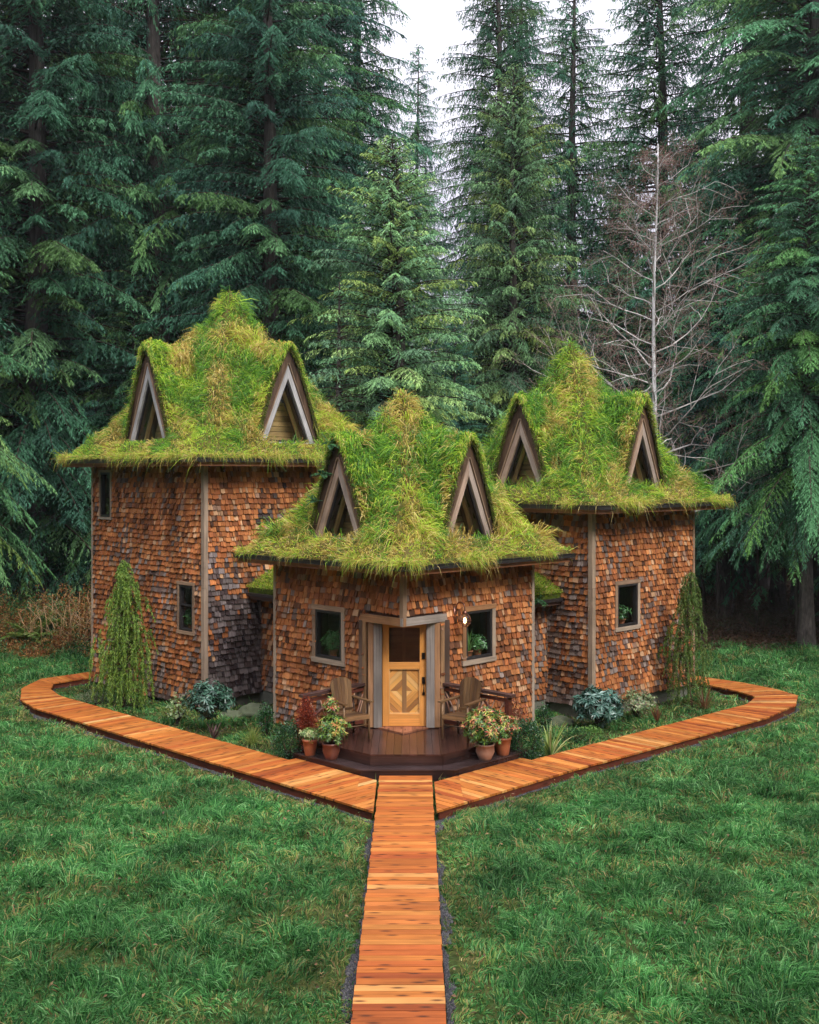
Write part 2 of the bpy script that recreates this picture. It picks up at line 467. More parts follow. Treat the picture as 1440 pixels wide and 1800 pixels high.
def window(C, n, dist, s, w_, zc, h_, kind='plain', trimw=.1, cols=(TRIMC, TRIMG), label=None):
    """child window with trim, frame and pane as sub-parts; w_,h_ outer size of the trim"""
    t = tang(n); R = rot_of(n)
    def P(ds, dz, d): return C + n * (dist + d) + t * (s + ds) + Z * (zc + dz)
    g = CG(); iw = w_ - 2 * trimw; ih = h_ - 2 * trimw
    g.box(P(0, h_ / 2 - trimw / 2, .03), (w_ + .03, .09, trimw), R, cols[0], .1)
    g.box(P(0, -h_ / 2 + trimw / 2, .035), (w_ + .02, .10, trimw), R, cols[1], .1)
    for k in (-1, 1):
        g.box(P(k * (w_ / 2 - trimw / 2), 0, .027), (trimw, .085, ih), R, cols[(k + 1) // 2], .15)
    o = g.build('window', M['trim'], cottage)
    if label: o['label'] = label
    f = CG(); fw = .055
    for k in (-1, 1):
        f.box(P(0, k * (ih / 2 - fw / 2), .015), (iw, .10, fw), R, (.05, .045, .045))
        f.box(P(k * (iw / 2 - fw / 2), 0, .012), (fw, .10, ih - 2 * fw), R, (.05, .045, .045))
    if kind == 'hung':
        f.box(P(0, .06, .01), (iw - 2 * fw, .07, .04), R, (.05, .045, .045))
        for k in (-1, 1): f.box(P(k * (iw / 2 - fw - .012), -ih / 4, .0), (.024, .05, ih / 2 - .1), R, (.05, .045, .045))
    f.build('window_frame', M['bronze'], o, bevel=.006)
    p = CG(); p.box(P(0, 0, -.012), (iw - 2 * fw + .01, .006, ih - 2 * fw + .01), R, (1, 1, 1))
    p.build('pane', M['glass'], o)
    return (s - iw / 2, s + iw / 2, zc - ih / 2, zc + ih / 2)

def corner_post(p, z0, z1, ang=45, w_=.15, col=TRIMC, label=None):
    g = CG(); a = math.radians(ang); R = np.array([[math.cos(a), -math.sin(a), 0], [math.sin(a), math.cos(a), 0], [0, 0, 1]])
    zz = z0; k = 0
    while zz < z1 - .01:
        ze = min(z1, zz + 2.6); g.box((p[0], p[1], (zz + ze) / 2), (w_, w_ - .002 * k, ze - zz - .004), R, col, .12); zz = ze; k += 1
    o = g.build('corner_post', M['trim'], cottage)
    if label: o['label'] = label
    return o

# --- roofs
GX = np.array([0, .03, .08, .14, .22, .44, .66, .80, .92, 1.0])
GY = np.array([.985, .955, .885, .80, .70, .46, .22, .10, .04, 0.0])
def roof_z(h, u, v):
    m = (np.abs(u) ** 10 + np.abs(v) ** 10) ** .1 / h['R']
    r = np.clip(m, 0, 1.02)
    z = h['ze'] + .13 + h['H'] * np.interp(r, GX, GY)
    edge = np.clip((1 - r) / .06, 0, 1)
    z = z - (1 - edge) * .06
    z = z + edge * (.085 * wobble(u, v, 1.1, h['seed'], 2) + .03 * wobble(u, v, .35, h['seed'] + 1, 2)) * (.6 + .8 * (r < .9))
    for f in (NL, NR):
        a = (NR @ f) * u + (tang(NR) @ f) * v; b = (NR @ tang(f)) * u + (tang(NR) @ tang(f)) * v
        k = np.clip((a - (h['a'] - .42)) / .2, 0, 1) * np.clip((h['wb'] + .22 - np.abs(b)) / .22, 0, 1)
        z = z - k * np.maximum(0, z - (h['zb'] - .03))
    return z
def dorm_k(h): return (h['zf'] - h['zb']) / h['wb']
def dorm_z(h, v, off=0.0):
    wo = h['wb'] + .24; H = h['zs'] + .10 - h['zb']; t = np.abs(v) / wo
    z = h['zb'] + H * (1 - t ** 1.32)
    return np.where(t > 1, h['zb'] - (t - 1) * wo * 1.32 * H / wo, z) + off
def uv2w(h, n, u, v, z):
    t = tang(n); C = h['C']
    return np.stack([C[0] + n[0] * u + t[0] * v, C[1] + n[1] * u + t[1] * v, z + 0 * u], -1)
def add_grid(V, F, nu, nv): pass

GREENS = [(.10, .27, .028), (.17, .38, .035), (.28, .50, .05), (.13, .28, .07), (.05, .14, .025)]
STRAW = [(.60, .46, .11), (.48, .37, .08), (.72, .58, .22), (.36, .23, .06)]
LIME = [(.46, .66, .06), (.36, .55, .04), (.58, .66, .10)]
def sod_colors(rs, n, fs, fl):
    """fs straw fraction, fl lime fraction arrays"""
    q = rs.rand(n)
    c = pick(rs, n, GREENS, [3, 4, 3, 3, 2]); cs = pick(rs, n, STRAW, [4, 3, 3, 2]); cl = pick(rs, n, LIME)
    c[q < fs] = cs[q < fs]; m = (q > 1 - fl); c[m] = cl[m]
    return c

def make_roof(key, faces=(NL, NR)):
    h = HOUSES[key]; R = h['R']; C = h['C']; rs = RS(h['seed'] * 7 + 1)
    # sod surface with pockets cut under the dormers
    n = 96; ax = np.linspace(-R, R, n + 1); U, Vv = np.meshgrid(ax, ax, indexing='ij')
    Zs = roof_z(h, U, Vv)
    P = uv2w(h, NR, U, Vv, Zs).reshape(-1, 3)
    idx = np.arange((n + 1) ** 2).reshape(n + 1, n + 1)
    q = np.stack([idx[:-1, :-1], idx[1:, :-1], idx[1:, 1:], idx[:-1, 1:]], -1).reshape(-1, 4)
    cu = (U[:-1, :-1] + U[1:, 1:]).ravel() / 2; cv = (Vv[:-1, :-1] + Vv[1:, 1:]).ravel() / 2
    ufs = h['a'] - .12
    # NR axis: u along NR, v along tang(NR); NL: u' = -v?, expressed through dot products
    cut = np.zeros(len(q), bool); zc = roof_z(h, cu, cv)
    for f in faces:
        a = (NR @ f) * cu + (tang(NR) @ f) * cv; b = (NR @ tang(f)) * cu + (tang(NR) @ tang(f)) * cv
        zi = h['zf'] - dorm_k(h) * np.abs(b)
        cut |= (a < ufs - .03) & (a > .45) & (zc < zi - .02) & (np.abs(b) < h['wb'] - .04)
    q = q[~cut]
    # closing skirt
    ring = [idx[i, 0] for i in range(n)] + [idx[n, i] for i in range(n)] + [idx[i, n] for i in range(n, 0, -1)] + [idx[0, i] for i in range(n, 0, -1)]
    base = len(P); low = P[ring].copy(); low[:, 2] = h['ze'] - .04
    P = np.vstack([P, low]); m = len(ring)
    sk_ = np.array([(ring[i], base + i, base + (i + 1) % m, ring[(i + 1) % m]) for i in range(m)])
    me = np_mesh('roof', P - A(*BASE), np.vstack([q, sk_]))
    ro = link('roof', me, M['sod'], cottage)
    ro['label'] = {'front': 'low front roof over the door', 'left': 'tallest roof, on the left tower', 'right': 'roof of the right-hand tower'}[key]
    me.polygons.foreach_set('use_smooth', [True] * len(me.polygons))
    # soffit, fascia, gutter, attic floor
    g = CG(); Rm = rot_of(NR)
    for f in (NL, NR, NBL, NBR):
        t = tang(f); Rf = rot_of(f)
        k = int(2 * R / .14)
        for i in range(4):   # soffit boards along the wall
            dd = h['a'] + .08 + i * .125
            g.box(C + f * dd + Z * (h['ze'] - .07), (2 * (dd), .118, .02), Rf, (.16, .085, .045), .25)
        g.box(C + f * (R - .03) + Z * (h['ze'] - .12), (2 * R - .02, .035, .15), Rf, (.22, .085, .035), .1)
    g.box(C + Z * (h['ze'] - .05), (2 * h['a'] - .3, 2 * h['a'] - .3, .03), Rm, (.2, .12, .06))
    g.build('soffit', M['inside'], ro)
    g = CG()
    for f in (NL, NR):
        t = tang(f); Rf = rot_of(f); L = 2 * R + .02
        g.box(C + f * (R + .05) + Z * (h['ze'] - .055), (L + .12, .012, .085), Rf, (.05, .04, .035))
        g.box(C + f * (R + .03) + Z * (h['ze'] - .10), (L, .06, .012), Rf, (.05, .04, .035))
        g.box(C + f * (R + .058) + Z * (h['ze'] - .02), (L + .14, .022, .016), Rf, (.05, .04, .035))
    g.build('gutter', M['bronze'], ro)
    S = Soup()
    # grass on the main surface
    dens = 1350; nn = int((2 * R) ** 2 * dens * 1.5)
    u = rs.uniform(-R, R, nn); v = rs.uniform(-R, R, nn)
    e = .03
    def grad(u, v): return (roof_z(h, u + e, v) - roof_z(h, u - e, v)) / (2 * e), (roof_z(h, u, v + e) - roof_z(h, u, v - e)) / (2 * e)
    gu, gv = grad(u, v); wgt = np.sqrt(1 + gu * gu + gv * gv)
    back = ((NR @ NBR) * u + (tang(NR) @ NBR) * v > np.abs((NR @ NBR) * 0)) & False
    uw = uv2w(h, NR, u, v, 0)
    hidden = (uw[:, 1] > C[1] + .3)
    keep = rs.rand(nn) < wgt / 2.4 * np.where(hidden, .25, 1.0)
    z = roof_z(h, u, v)
    for f in faces:
        a = (NR @ f) * u + (tang(NR) @ f) * v; b = (NR @ tang(f)) * u + (tang(NR) @ tang(f)) * v
        keep &= ~((a < ufs + .16) & (a > .2) & (z < dorm_z(h, b) - .02))
        keep &= ~((a > ufs - .05) & (a < ufs + .28) & (np.abs(b) < h['wb'] * .9) & (rs.rand(nn) < .55))
    u, v, z, gu, gv = u[keep], v[keep], z[keep], gu[keep], gv[keep]; nn = len(u)
    P = uv2w(h, NR, u, v, z)
    sl = np.hypot(gu, gv) + 1e-6
    dirs = -(gu[:, None] * NR + gv[:, None] * tang(NR)); dn = unit(dirs)
    Nn = unit(dirs + Z); down = unit(dn - Z * sl[:, None])
    lump = wobble(P[:, 0] * 1.0 + P[:, 1], P[:, 2], .7, h['seed'] + 4, 2)
    rr = np.maximum(np.abs(u), np.abs(v)) / R
    edge = rr > .86
    tw = unit(np.stack([wobble(P[:, 0], P[:, 2], .8, 51), wobble(P[:, 0] + 9, P[:, 2], .8, 52), 0 * z], 1)) * .45
    D1 = unit(Nn * np.where(edge, .9, .8)[:, None] + down * .45 + rs.normal(size=(nn, 3)) * .38 + Z * .15 + tw)
    D2 = unit(down * np.where(edge, .45, 1.0)[:, None] + Nn * .22 - Z * .25 + rs.normal(size=(nn, 3)) * .3 + tw)
    L = np.where(edge, rs.uniform(.08, .20, nn), rs.uniform(.16, .52, nn) * (1 + .45 * lump))
    W = rs.uniform(.008, .018, nn)
    hip = np.exp(-((P[:, 0] - C[0]) / (.45)) ** 2)
    fs = np.clip(.15 + .95 * wobble(P[:, 0] * 1.2, P[:, 2] * .5, 1.2, h['seed'] + 30, 2) + .0 * hip * (rr > .3) + .16 * edge, .04, .8)
    fl = np.clip(.10 + .4 * wobble(P[:, 0], P[:, 2], 1.7, h['seed'] + 31, 2) + .22 * edge, 0, .6)
    c = sod_colors(rs, nn, fs, fl)
    S.add(blades(P, D1, D2, L, W, rs), c, 5)
    # eave fringe hanging over the gutters
    for f in (NL, NR, NBL, NBR):
        t = tang(f); front = f[1] < 0; nf = int(2 * R * (1100 if front else 120))
        s = rs.uniform(-R, R, nf); th = wobble(s, s * 0 + h['seed'], 1.6, h['seed'] + 60 + int(f[0] > 0), 2)
        kp = rs.rand(nf) < .55 + .5 * th; s = s[kp]; th = th[kp]; nf = len(s)
        d = R + rs.uniform(-.18, .05, nf)
        P = C + f * d[:, None] + t * s[:, None]; P[:, 2] = h['ze'] + rs.uniform(.0, .09, nf)
        D1 = unit(f * .9 + rs.normal(size=(nf, 3)) * .35 + Z * .1); D2 = unit(-Z * 1.0 + f * .25 + rs.normal(size=(nf, 3)) * .28)
        L = rs.uniform(.09, .24, nf) * (1 + 1.1 * np.clip(th, -.5, 1)) + (rs.rand(nf) < .07) * rs.uniform(.1, .45, nf)
        c = sod_colors(rs, nf, np.full(nf, .5), np.full(nf, .28))
        S.add(blades(P, D1, D2, L, rs.uniform(.006, .011, nf), rs), c, 5)
    # dormers
    for f in faces:
        t = tang(f); k = dorm_k(h); wo_ = h['wb'] + .24 + .12
        uf = ufs + .11; wi = (h['zf'] - h['zb'] + .02) / k
        dm = bpy.data.objects.new('dormer', None); COL.objects.link(dm); dm.parent = cottage
        dm['label'] = ('left' if f[0] < 0 else 'right') + '-facing A-frame dormer of the ' + {'front': 'front roof', 'left': 'tall left tower', 'right': 'right tower'}[key]
        nu, nv = 34, 44
        us = np.linspace(.1, uf, nu + 1); vv = np.linspace(-wo_, wo_, nv + 1)
        U, Vd = np.meshgrid(us, vv, indexing='ij')
        Zt = dorm_z(h, Vd) + .05 * wobble(U * 1.3, Vd, .8, h['seed'] + 70 + int(f[0] > 0), 2)
        Zt = Zt - .06 * (U > uf - .12)
        P = uv2w(h, f, U + .03 * wobble(Vd, Zt, .5, 5), Vd, Zt).reshape(-1, 3)
        idx = np.arange((nu + 1) * (nv + 1)).reshape(nu + 1, nv + 1)
        q = np.stack([idx[:-1, :-1], idx[1:, :-1], idx[1:, 1:], idx[:-1, 1:]], -1).reshape(-1, 4)
        me = np_mesh('dormer_sod', P - A(*BASE), q); link('dormer_sod', me, M['sod'], dm); me.polygons.foreach_set('use_smooth', [True] * len(me.polygons))
        # mossy front edge of the two slopes
        g = CG()
        vin = vv * (1 - .085 / wo_); zi = dorm_z(h, vv) - .15
        e0 = P.reshape(nu + 1, nv + 1, 3)[nu]; e1 = uv2w(h, f, np.full(nv + 1, uf), vin, zi); e1[0, 2] = min(e1[0, 2], e0[0, 2]); e1[-1, 2] = min(e1[-1, 2], e0[-1, 2])
        g.add(np.vstack([e0, e1]), [(i, i + 1, nv + 2 + i, nv + 1 + i) for i in range(nv)], (.1, .1, .03))
        g.build('moss_edge', M['moss'], dm)
        g = CG()     # weathered gable boards filling the hood round the window triangle
        for sg in (-1, 1):
            vs_ = [0., .10, .2, .3, .42, .54, .66, .78, .9, 1.0, 1.06]
            for j in range(len(vs_) - 1):
                va, vb = [x * (h['wb'] + .11) * sg for x in vs_[j:j + 2]]
                ta, tb = float(dorm_z(h, np.array(va))) - .14, float(dorm_z(h, np.array(vb))) - .14; ba, bb = [max(h['zb'] - .1, h['zf'] - .12 - k * abs(x)) for x in (va, vb)]
                if ta < ba + .01: continue
                q4 = [C + f * (ufs + .01) + t * va + Z * ba, C + f * (ufs + .01) + t * vb + Z * bb, C + f * (ufs + .01) + t * vb + Z * max(tb, bb + .005), C + f * (ufs + .01) + t * va + Z * ta]
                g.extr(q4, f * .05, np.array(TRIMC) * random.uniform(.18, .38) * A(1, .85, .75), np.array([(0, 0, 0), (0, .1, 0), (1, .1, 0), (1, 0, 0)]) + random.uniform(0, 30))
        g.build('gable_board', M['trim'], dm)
        # wooden lining of both slopes
        g = CG()
        for sg in (-1, 1):
            for i in range(9):
                ua = uf - .01 - (i + 1) * .15; ub = ua + .145
                top = C + Z * (h['zf'] + .06); bot = C + Z * (h['zb'] - .02) + t * sg * (wi + .02)
                q4 = [top + f * ua, top + f * ub, bot + f * ub, bot + f * ua]
                bc = [(0, ua, 0), (0, ub, 0), (2, ub, 0), (2, ua, 0)]
                g.extr(q4, t * sg * .025, np.array(TRIMC) * random.uniform(.7, 1.2), np.array(bc) + random.uniform(0, 30))
        g.build('lining', M['trim'], dm)
        # triangular window: rake boards, sill, frame, pane
        def tri(w0, zb, zt): return [C + f * 0 + t * (-w0) + Z * zb, C + t * w0 + Z * zb, C + Z * zt]
        H_ = h['zf'] - h['zb']; ww = h['wb']
        def rakes(g, w_out, zb, thick, d, dep, cols, sill=None):
            Ho = k * w_out; zt = zb + Ho; hz = thick * math.sqrt(1 + k * k) / 1.0
            for sg in (-1, 1):
                o0 = A(0, 0, 0) + t * sg * w_out + Z * zb; o1 = Z * zt; i1 = Z * (zt - hz); i0 = t * sg * (w_out - hz / k) + Z * zb
                q4 = [C + f * d + p for p in (o0, o1, i1, i0)]
                g.extr(q4, -f * dep, cols[(sg + 1) // 2], np.array([(0, 0, 0), (2, 0, 0), (2, thick, 0), (0, thick, 0)]) + random.uniform(0, 30))
            if sill: 
                wz = w_out - sill / k - (0 if sill else 0)
                g.box(C + f * (d - dep / 2 + .012) + Z * (zb + sill / 2 - sill), (2 * w_out + .05, dep + .03, sill), rot_of(f), cols[1], .1)
            return w_out - hz / k, zb, zt - hz
        g = CG(); a1 = rakes(g, ww, h['zb'], .125, ufs + .07, .09, [(.42, .40, .39)] * 2 if key == 'left' else [(.42, .29, .21), (.40, .31, .25)], .085)
        g.build('rake_board', M['trim'], dm)
        g = CG(); a2 = rakes(g, a1[0] - .005, h['zb'] + .005, .04, ufs + .02, .05, [(.05, .045, .05)] * 2)
        g.box(C + f * (ufs - .03) + Z * (h['zb'] + .03), (2 * a2[0] + .05, .058, .05), rot_of(f), (.05, .045, .05))
        g.build('window_frame', M['bronze'], dm)
        g = CG(); g.extr([C + f * (ufs - .03) + p for p in (t * -a2[0] + Z * h['zb'], t * a2[0] + Z * h['zb'], Z * a2[2])], f * .006, (1, 1, 1))
        g.build('pane', M['glass'], dm)
        # inner room seen through the pane
        g = CG()
        for i in range(16):
            z0_ = h['zb'] - .1 + i * .13; w0_ = max(.02, ww - (z0_ - h['zb']) / k)
            g.box(C + f * (ufs - .62) + Z * (z0_ + .062), (2 * w0_ + .02, .02, .12), rot_of(f), (.72, .46, .2), .2)
        for sg in (-1, 1):
            g.beam(C + f * (ufs - .3) + t * sg * (ww - .10) + Z * (h['zb'] - .05), C + f * (ufs - .3) + Z * (h['zb'] + H_ * .85), .05, .09, (.75, .5, .22), up=f)
        g.box(C + f * (ufs - .7) + Z * (h['zb'] - .1), (2 * ww, 1.2, .03), rot_of(f), (.15, .09, .05))
        g.build('gable_panelling', M['inside'], dm)
        # grass on the slopes
        nd = int(2 * wo_ * (uf - .1) * math.sqrt(1 + k * k) * 1700)
        u = rs.uniform(.1, uf + .01, nd); v = rs.uniform(-wo_, wo_, nd); z = dorm_z(h, v) + .05 * wobble(u * 1.3, v, .8, h['seed'] + 70 + int(f[0] > 0), 2)
        pu = (f @ NR) * u + (t @ NR) * v; pv = (f @ tang(NR)) * u + (t @ tang(NR)) * v
        kp = z > roof_z(h, pu, pv) - .05
        u, v, z = u[kp], v[kp], z[kp]; nd = len(u); P = uv2w(h, f, u, v, z)
        sg = np.sign(v)[:, None]; kk = ((dorm_z(h, np.abs(v)) - dorm_z(h, np.abs(v) + .02)) / .02)[:, None]; Nn = unit(t * sg * kk + Z); down = unit(t * sg * (.3 + .7 * np.clip(np.abs(v) / .25, 0, 1))[:, None] - Z * kk + f * .05)
        front = np.clip((u - uf + .25) / .25, 0, 1)[:, None]
        tw = unit(np.stack([wobble(P[:, 0], P[:, 2], .8, 51), wobble(P[:, 0] + 9, P[:, 2], .8, 52), 0 * z], 1)) * .4
        D1 = unit(Nn * .75 + down * .5 + rs.normal(size=(nd, 3)) * .35 + Z * .2 + tw - f * .25 * front); D2 = unit(down + Nn * .15 + rs.normal(size=(nd, 3)) * .28 + tw - f * .2 * front)
        lump = wobble(P[:, 0], P[:, 2], .6, h['seed'] + 5, 2)
        L = rs.uniform(.1, .28, nd) * (1 + .4 * lump) * (1 - .45 * front[:, 0])
        fs = np.clip(.14 + .95 * wobble(P[:, 0] * 1.2, P[:, 2] * .5, 1.2, h['seed'] + 30, 2), .02, .8)
        fl = np.clip(.12 + .4 * wobble(P[:, 0], P[:, 2], 1.7, h['seed'] + 31, 2) + .3 * front[:, 0], 0, .6)
        S.add(blades(P, D1, D2, L * 1.35, rs.uniform(.010, .020, nd), rs), sod_colors(rs, nd, fs, fl), 5)
        # grass hanging over the front of the hood
        nt_ = 1500; v = np.clip(rs.normal(0, .22, nt_), -wo_ * .9, wo_ * .9); u = uf - rs.uniform(-.01, .16, nt_); P = uv2w(h, f, u, v, dorm_z(h, v) - .01)
        D1 = unit(f * 1.0 + Z * .3 + rs.normal(size=(nt_, 3)) * .4 + t * np.sign(v)[:, None] * .3); D2 = unit(-Z * 1.0 + f * .25 + t * np.sign(v)[:, None] * .3 + rs.normal(size=(nt_, 3)) * .3)
        S.add(blades(P, D1, D2, rs.uniform(.10, .26, nt_), rs.uniform(.010, .018, nt_), rs), sod_colors(rs, nt_, np.full(nt_, .2), np.full(nt_, .35)), 5)
        # short moss tufts on the front edge
        ne = 2600; a_ = rs.rand(ne); zz = rs.uniform(0, 1, ne); i_ = (a_ * nv).astype(int)
        fr = (a_ * nv - i_)[:, None]; Po = e0[i_] * (1 - fr) + e0[i_ + 1] * fr; Pi = e1[i_] * (1 - fr) + e1[i_ + 1] * fr
        P = Po * (1 - zz[:, None]) + Pi * zz[:, None]
        D1 = unit(f * .8 + rs.normal(size=(ne, 3)) * .5 - Z * .2); D2 = unit(-Z * .6 + f * .3 + rs.normal(size=(ne, 3)) * .4)
        S.add(blades(P, D1, D2, rs.uniform(.03, .10, ne), rs.uniform(.008, .014, ne), rs), pick(rs, ne, [(.10, .15, .02), (.16, .2, .03), (.06, .07, .02), (.2, .15, .06)]), 5)
    o = S.build('roof_grass', M['sodgrass'], ro, BASE); o['kind'] = 'stuff'
    return ro

def dormer_fix(): pass
for key in ('left', 'right', 'front'): make_roof(key)

# --- walls
def P2(C, n, d, s): return C + n * d + tang(n) * s
hf, hl, hr = HOUSES['front'], HOUSES['left'], HOUSES['right']
def wins(h, n, specs):
    return [window(h['C'], n, h['a'], *sp) for sp in specs]
# front house
a = hf['a']; DZ = .45
ol = wins(hf, NL, [(-.18, 1.0, 2.16, 1.18, 'plain', .1, (TRIMC, TRIMG), 'window left of the door')])
orr = wins(hf, NR, [(.19, 1.0, 2.17, 1.18, 'plain', .1, (TRIMO, TRIMG), 'window right of the door, beside the lamp')])
wt0 = hf['ze'] - .1
shingle_wall('wall', hf['C'], NL, a, -a + .02, a - .02, hf['z0'], wt0, ol + [(a - .99, a, 0, 2.66)], 101, .03, .16, label='front shingle wall left of the door')
shingle_wall('wall', hf['C'], NR, a, -a + .02, a - .02, hf['z0'], wt0, orr + [(-a, -a + .99, 0, 2.66)], 102, -.02, .1, label='front shingle wall right of the door')
for n in (NBL, NBR): shingle_wall('wall', hf['C'], n, a, -a + .02, a - .02, hf['z0'], wt0, (), 103)
# left tower
a2 = hl['a']; wt1 = hl['ze'] - .1
o1 = wins(hl, NL, [(1.80, .70, 2.31, 1.22, 'hung', .075, (TRIMC, TRIMC), 'sash window low on the left tower'), (-1.81, .60, 4.9, 1.26, 'plain', .06, (TRIMC, TRIMG), 'dark narrow window under the left eave')])
shingle_wall('wall', hl['C'], NL, a2, -a2 + .02, a2 - .02, hl['z0'], wt1, o1, 111, .1, .3, flare=.05)
shingle_wall('wall', hl['C'], NR, a2, -a2 + .02, a2 - .02, .26, wt1, (), 112, -.12, 1.5, flare=.05, label='shingle wall greyed near the ground')
for n in (NBL, NBR): shingle_wall('wall', hl['C'], n, a2, -a2 + .02, a2 - .02, hl['z0'], wt1, (), 113)
# right tower
a3 = hr['a']; wt2 = hr['ze'] - .1
o2 = wins(hr, NR, [(-.77, .98, 2.43, 1.14, 'plain', .09, (TRIMC, TRIMG), 'window of the right tower')])
shingle_wall('wall', hr['C'], NR, a3, -a3 + .02, a3 - .02, hr['z0'] + .04, wt2, o2, 121, .06, .15, flare=.04)
shingle_wall('wall', hr['C'], NL, a3, -a3 + .02, a3 - .02, hr['z0'], wt2, (), 122, .3, .3, flare=.04)
for n in (NBL, NBR): shingle_wall('wall', hr['C'], n, a3, -a3 + .02, a3 - .02, hr['z0'], wt2, (), 123)
# links between the towers
p0 = A(-3.53, 27.15, 0); d = A(R2, -R2, 0)
shingle_wall('wall', p0, NL, 0, .0, 2.35, .3, 2.62, (), 131, .2, .3, label='narrow link wall between left tower and front house')
p1 = A(3.14, 25.98, 0)
shingle_wall('wall', p1, NR, 0, -1.45, 0, .32, 2.62, (), 132, .2, .2, label='narrow link wall between right tower and front house')
for (p, n, s0, s1, seed) in ((p0, NL, -.02, 2.2, 41), (p1, NR, -1.35, .02, 42)):
    t = tang(n); rs = RS(seed); g = CG(); Rf = rot_of(n)
    nv = 20; nu = 8; V = []
    us = np.linspace(.42, -1.3, nu); ss = np.linspace(s0, s1, nv); U, S_ = np.meshgrid(us, ss, indexing='ij')
    Zz = 2.78 + (.42 - U) * .5 + .03 * wobble(U, S_, .5, seed)
    P = p + n * U[..., None] + t * S_[..., None]; P[..., 2] = Zz
    V = np.vstack([P.reshape(-1, 3), np.c_[P[0, :, :2], np.full(nv, 2.62)]])
    F = [(i * nv + j, i * nv + j + 1, (i + 1) * nv + j + 1, (i + 1) * nv + j) for i in range(nu - 1) for j in range(nv - 1)] + [(j, j + 1, nu * nv + j + 1, nu * nv + j) for j in range(nv - 1)]
    g.add(V, F, (.1, .1, .03)); lo = g.build('link_roof', M['moss'], cottage)
    g = CG(); sm = (s0 + s1) / 2; L = s1 - s0
    g.box(p + n * .20 + t * sm + Z * 2.60, (L, .42, .03), Rf, (.12, .07, .045)); g.box(p + n * .40 + t * sm + Z * 2.54, (L, .03, .12), Rf, (.12, .065, .045))
    g.build('fascia', M['trim'], lo)
    g = CG(); g.box(p + n * .455 + t * sm + Z * 2.60, (L + .04, .07, .07), Rf, (.03, .03, .03)); g.build('gutter', M['bronze'], lo)
    nn = 9000; u = rs.uniform(-1.2, .46, nn); s = rs.uniform(s0 - .02, s1, nn)
    P = p + n * u[:, None] + t * s[:, None]; P[:, 2] = 2.78 + (.42 - u) * .5
    e = (u > .36)
    D1 = unit(Z * .8 + n * .5 + rs.normal(size=(nn, 3)) * .45); D2 = unit(n * .7 - Z * np.where(e, .9, .2)[:, None] + rs.normal(size=(nn, 3)) * .4)
    S = Soup(); S.add(blades(P, D1, D2, rs.uniform(.05, .17, nn), rs.uniform(.008, .014, nn), rs), sod_colors(rs, nn, np.full(nn, .25), np.full(nn, .45)), 5)
    o = S.build('roof_grass', M['sodgrass'], lo, BASE); o['kind'] = 'stuff'
# corner posts
def cp(h, n1, n2, z0=None, **k):
    p = h['C'] + (n1 + n2) * (h['a'] + .012); corner_post(p, h['z0'] - .02 if z0 is None else z0, h['ze'] - .09, **k)
cp(hf, NL, NR, 2.66, w_=.10, col=TRIMC, label='short post above the door')
cp(hf, NL, NBL, .1, w_=.085, col=TRIMG); cp(hf, NR, NBR, .1, w_=.085, col=(.36, .28, .21))
cp(hl, NL, NR, .2, w_=.115, col=(.38, .28, .20), label='tall front post of the left tower'); cp(hl, NL, NBL, w_=.08, col=TRIMG); cp(hl, NR, NBR, w_=.08)
cp(hr, NL, NR, .3, w_=.12, col=(.34, .25, .17), label='tall front post of the right tower'); cp(hr, NR, NBR, w_=.085); cp(hr, NL, NBL, w_=.085)
corner_post(p0 + NL * .03 + A(.03, -.0, 0), .3, 2.55, w_=.10, col=(.2, .11, .07)); corner_post(p1 + NR * .03 + A(-.03, 0, 0), .32, 2.55, w_=.10, col=(.23, .15, .10))
# foundations (concrete footings under the shingles)
g = CG()
for h, zt in ((hf, .14), (hl, .26), (hr, .32)):
    g.box(h['C'] + Z * (zt / 2 - .1), (2 * h['a'] - .04, 2 * h['a'] - .04, zt + .2), rot_of(NR), (.2, .2, .17))
g.box(p0 + NL * -.72 + tang(NL) * 1.1 + Z * .1, (2.4, 1.5, .42), rot_of(NL), (.2, .2, .17))
g.box(p1 + NR * -.72 + tang(NR) * -.7 + Z * .11, (1.5, 1.5, .44), rot_of(NR), (.2, .2, .17))
g.build('foundation', M['concrete'], cottage)
# lintel boards bent round the corner and door surround
C = hf['C']; CX = C[0]; DY = 22.33
g = CG(); t = tang(NL)
g.box(C + NL * (a + .03) + t * (a - .53) + Z * 2.60, (1.22, .07, .15), rot_of(NL), TRIMO, 0)
t = tang(NR); g.box(C + NR * (a + .033) + t * (-a + .53) + Z * 2.60, (1.22, .07, .15), rot_of(NR), (.33, .28, .24), 0)
g.build('lintel', M['trim'], cottage)
g = CG()
for n, sg in ((NL, 1), (NR, -1)):
    t = tang(n); g.box(C + n * (a + .02) + t * sg * (a - 1.05) + Z * 1.5, (.12, .08, 2.05), rot_of(n), (.30, .17, .08), 0)
for x, c in ((CX - .50, (.21, .18, .155)), (CX + .53, (.29, .25, .22))):
    g.box((x, DY - .1, 1.49), (.16, .07, 2.04), None, c, 0); g.box((x + (.135 if x > CX else -.135), DY - .08, 1.49), (.106, .05, 2.04), None, (.33, .17, .08), 0)
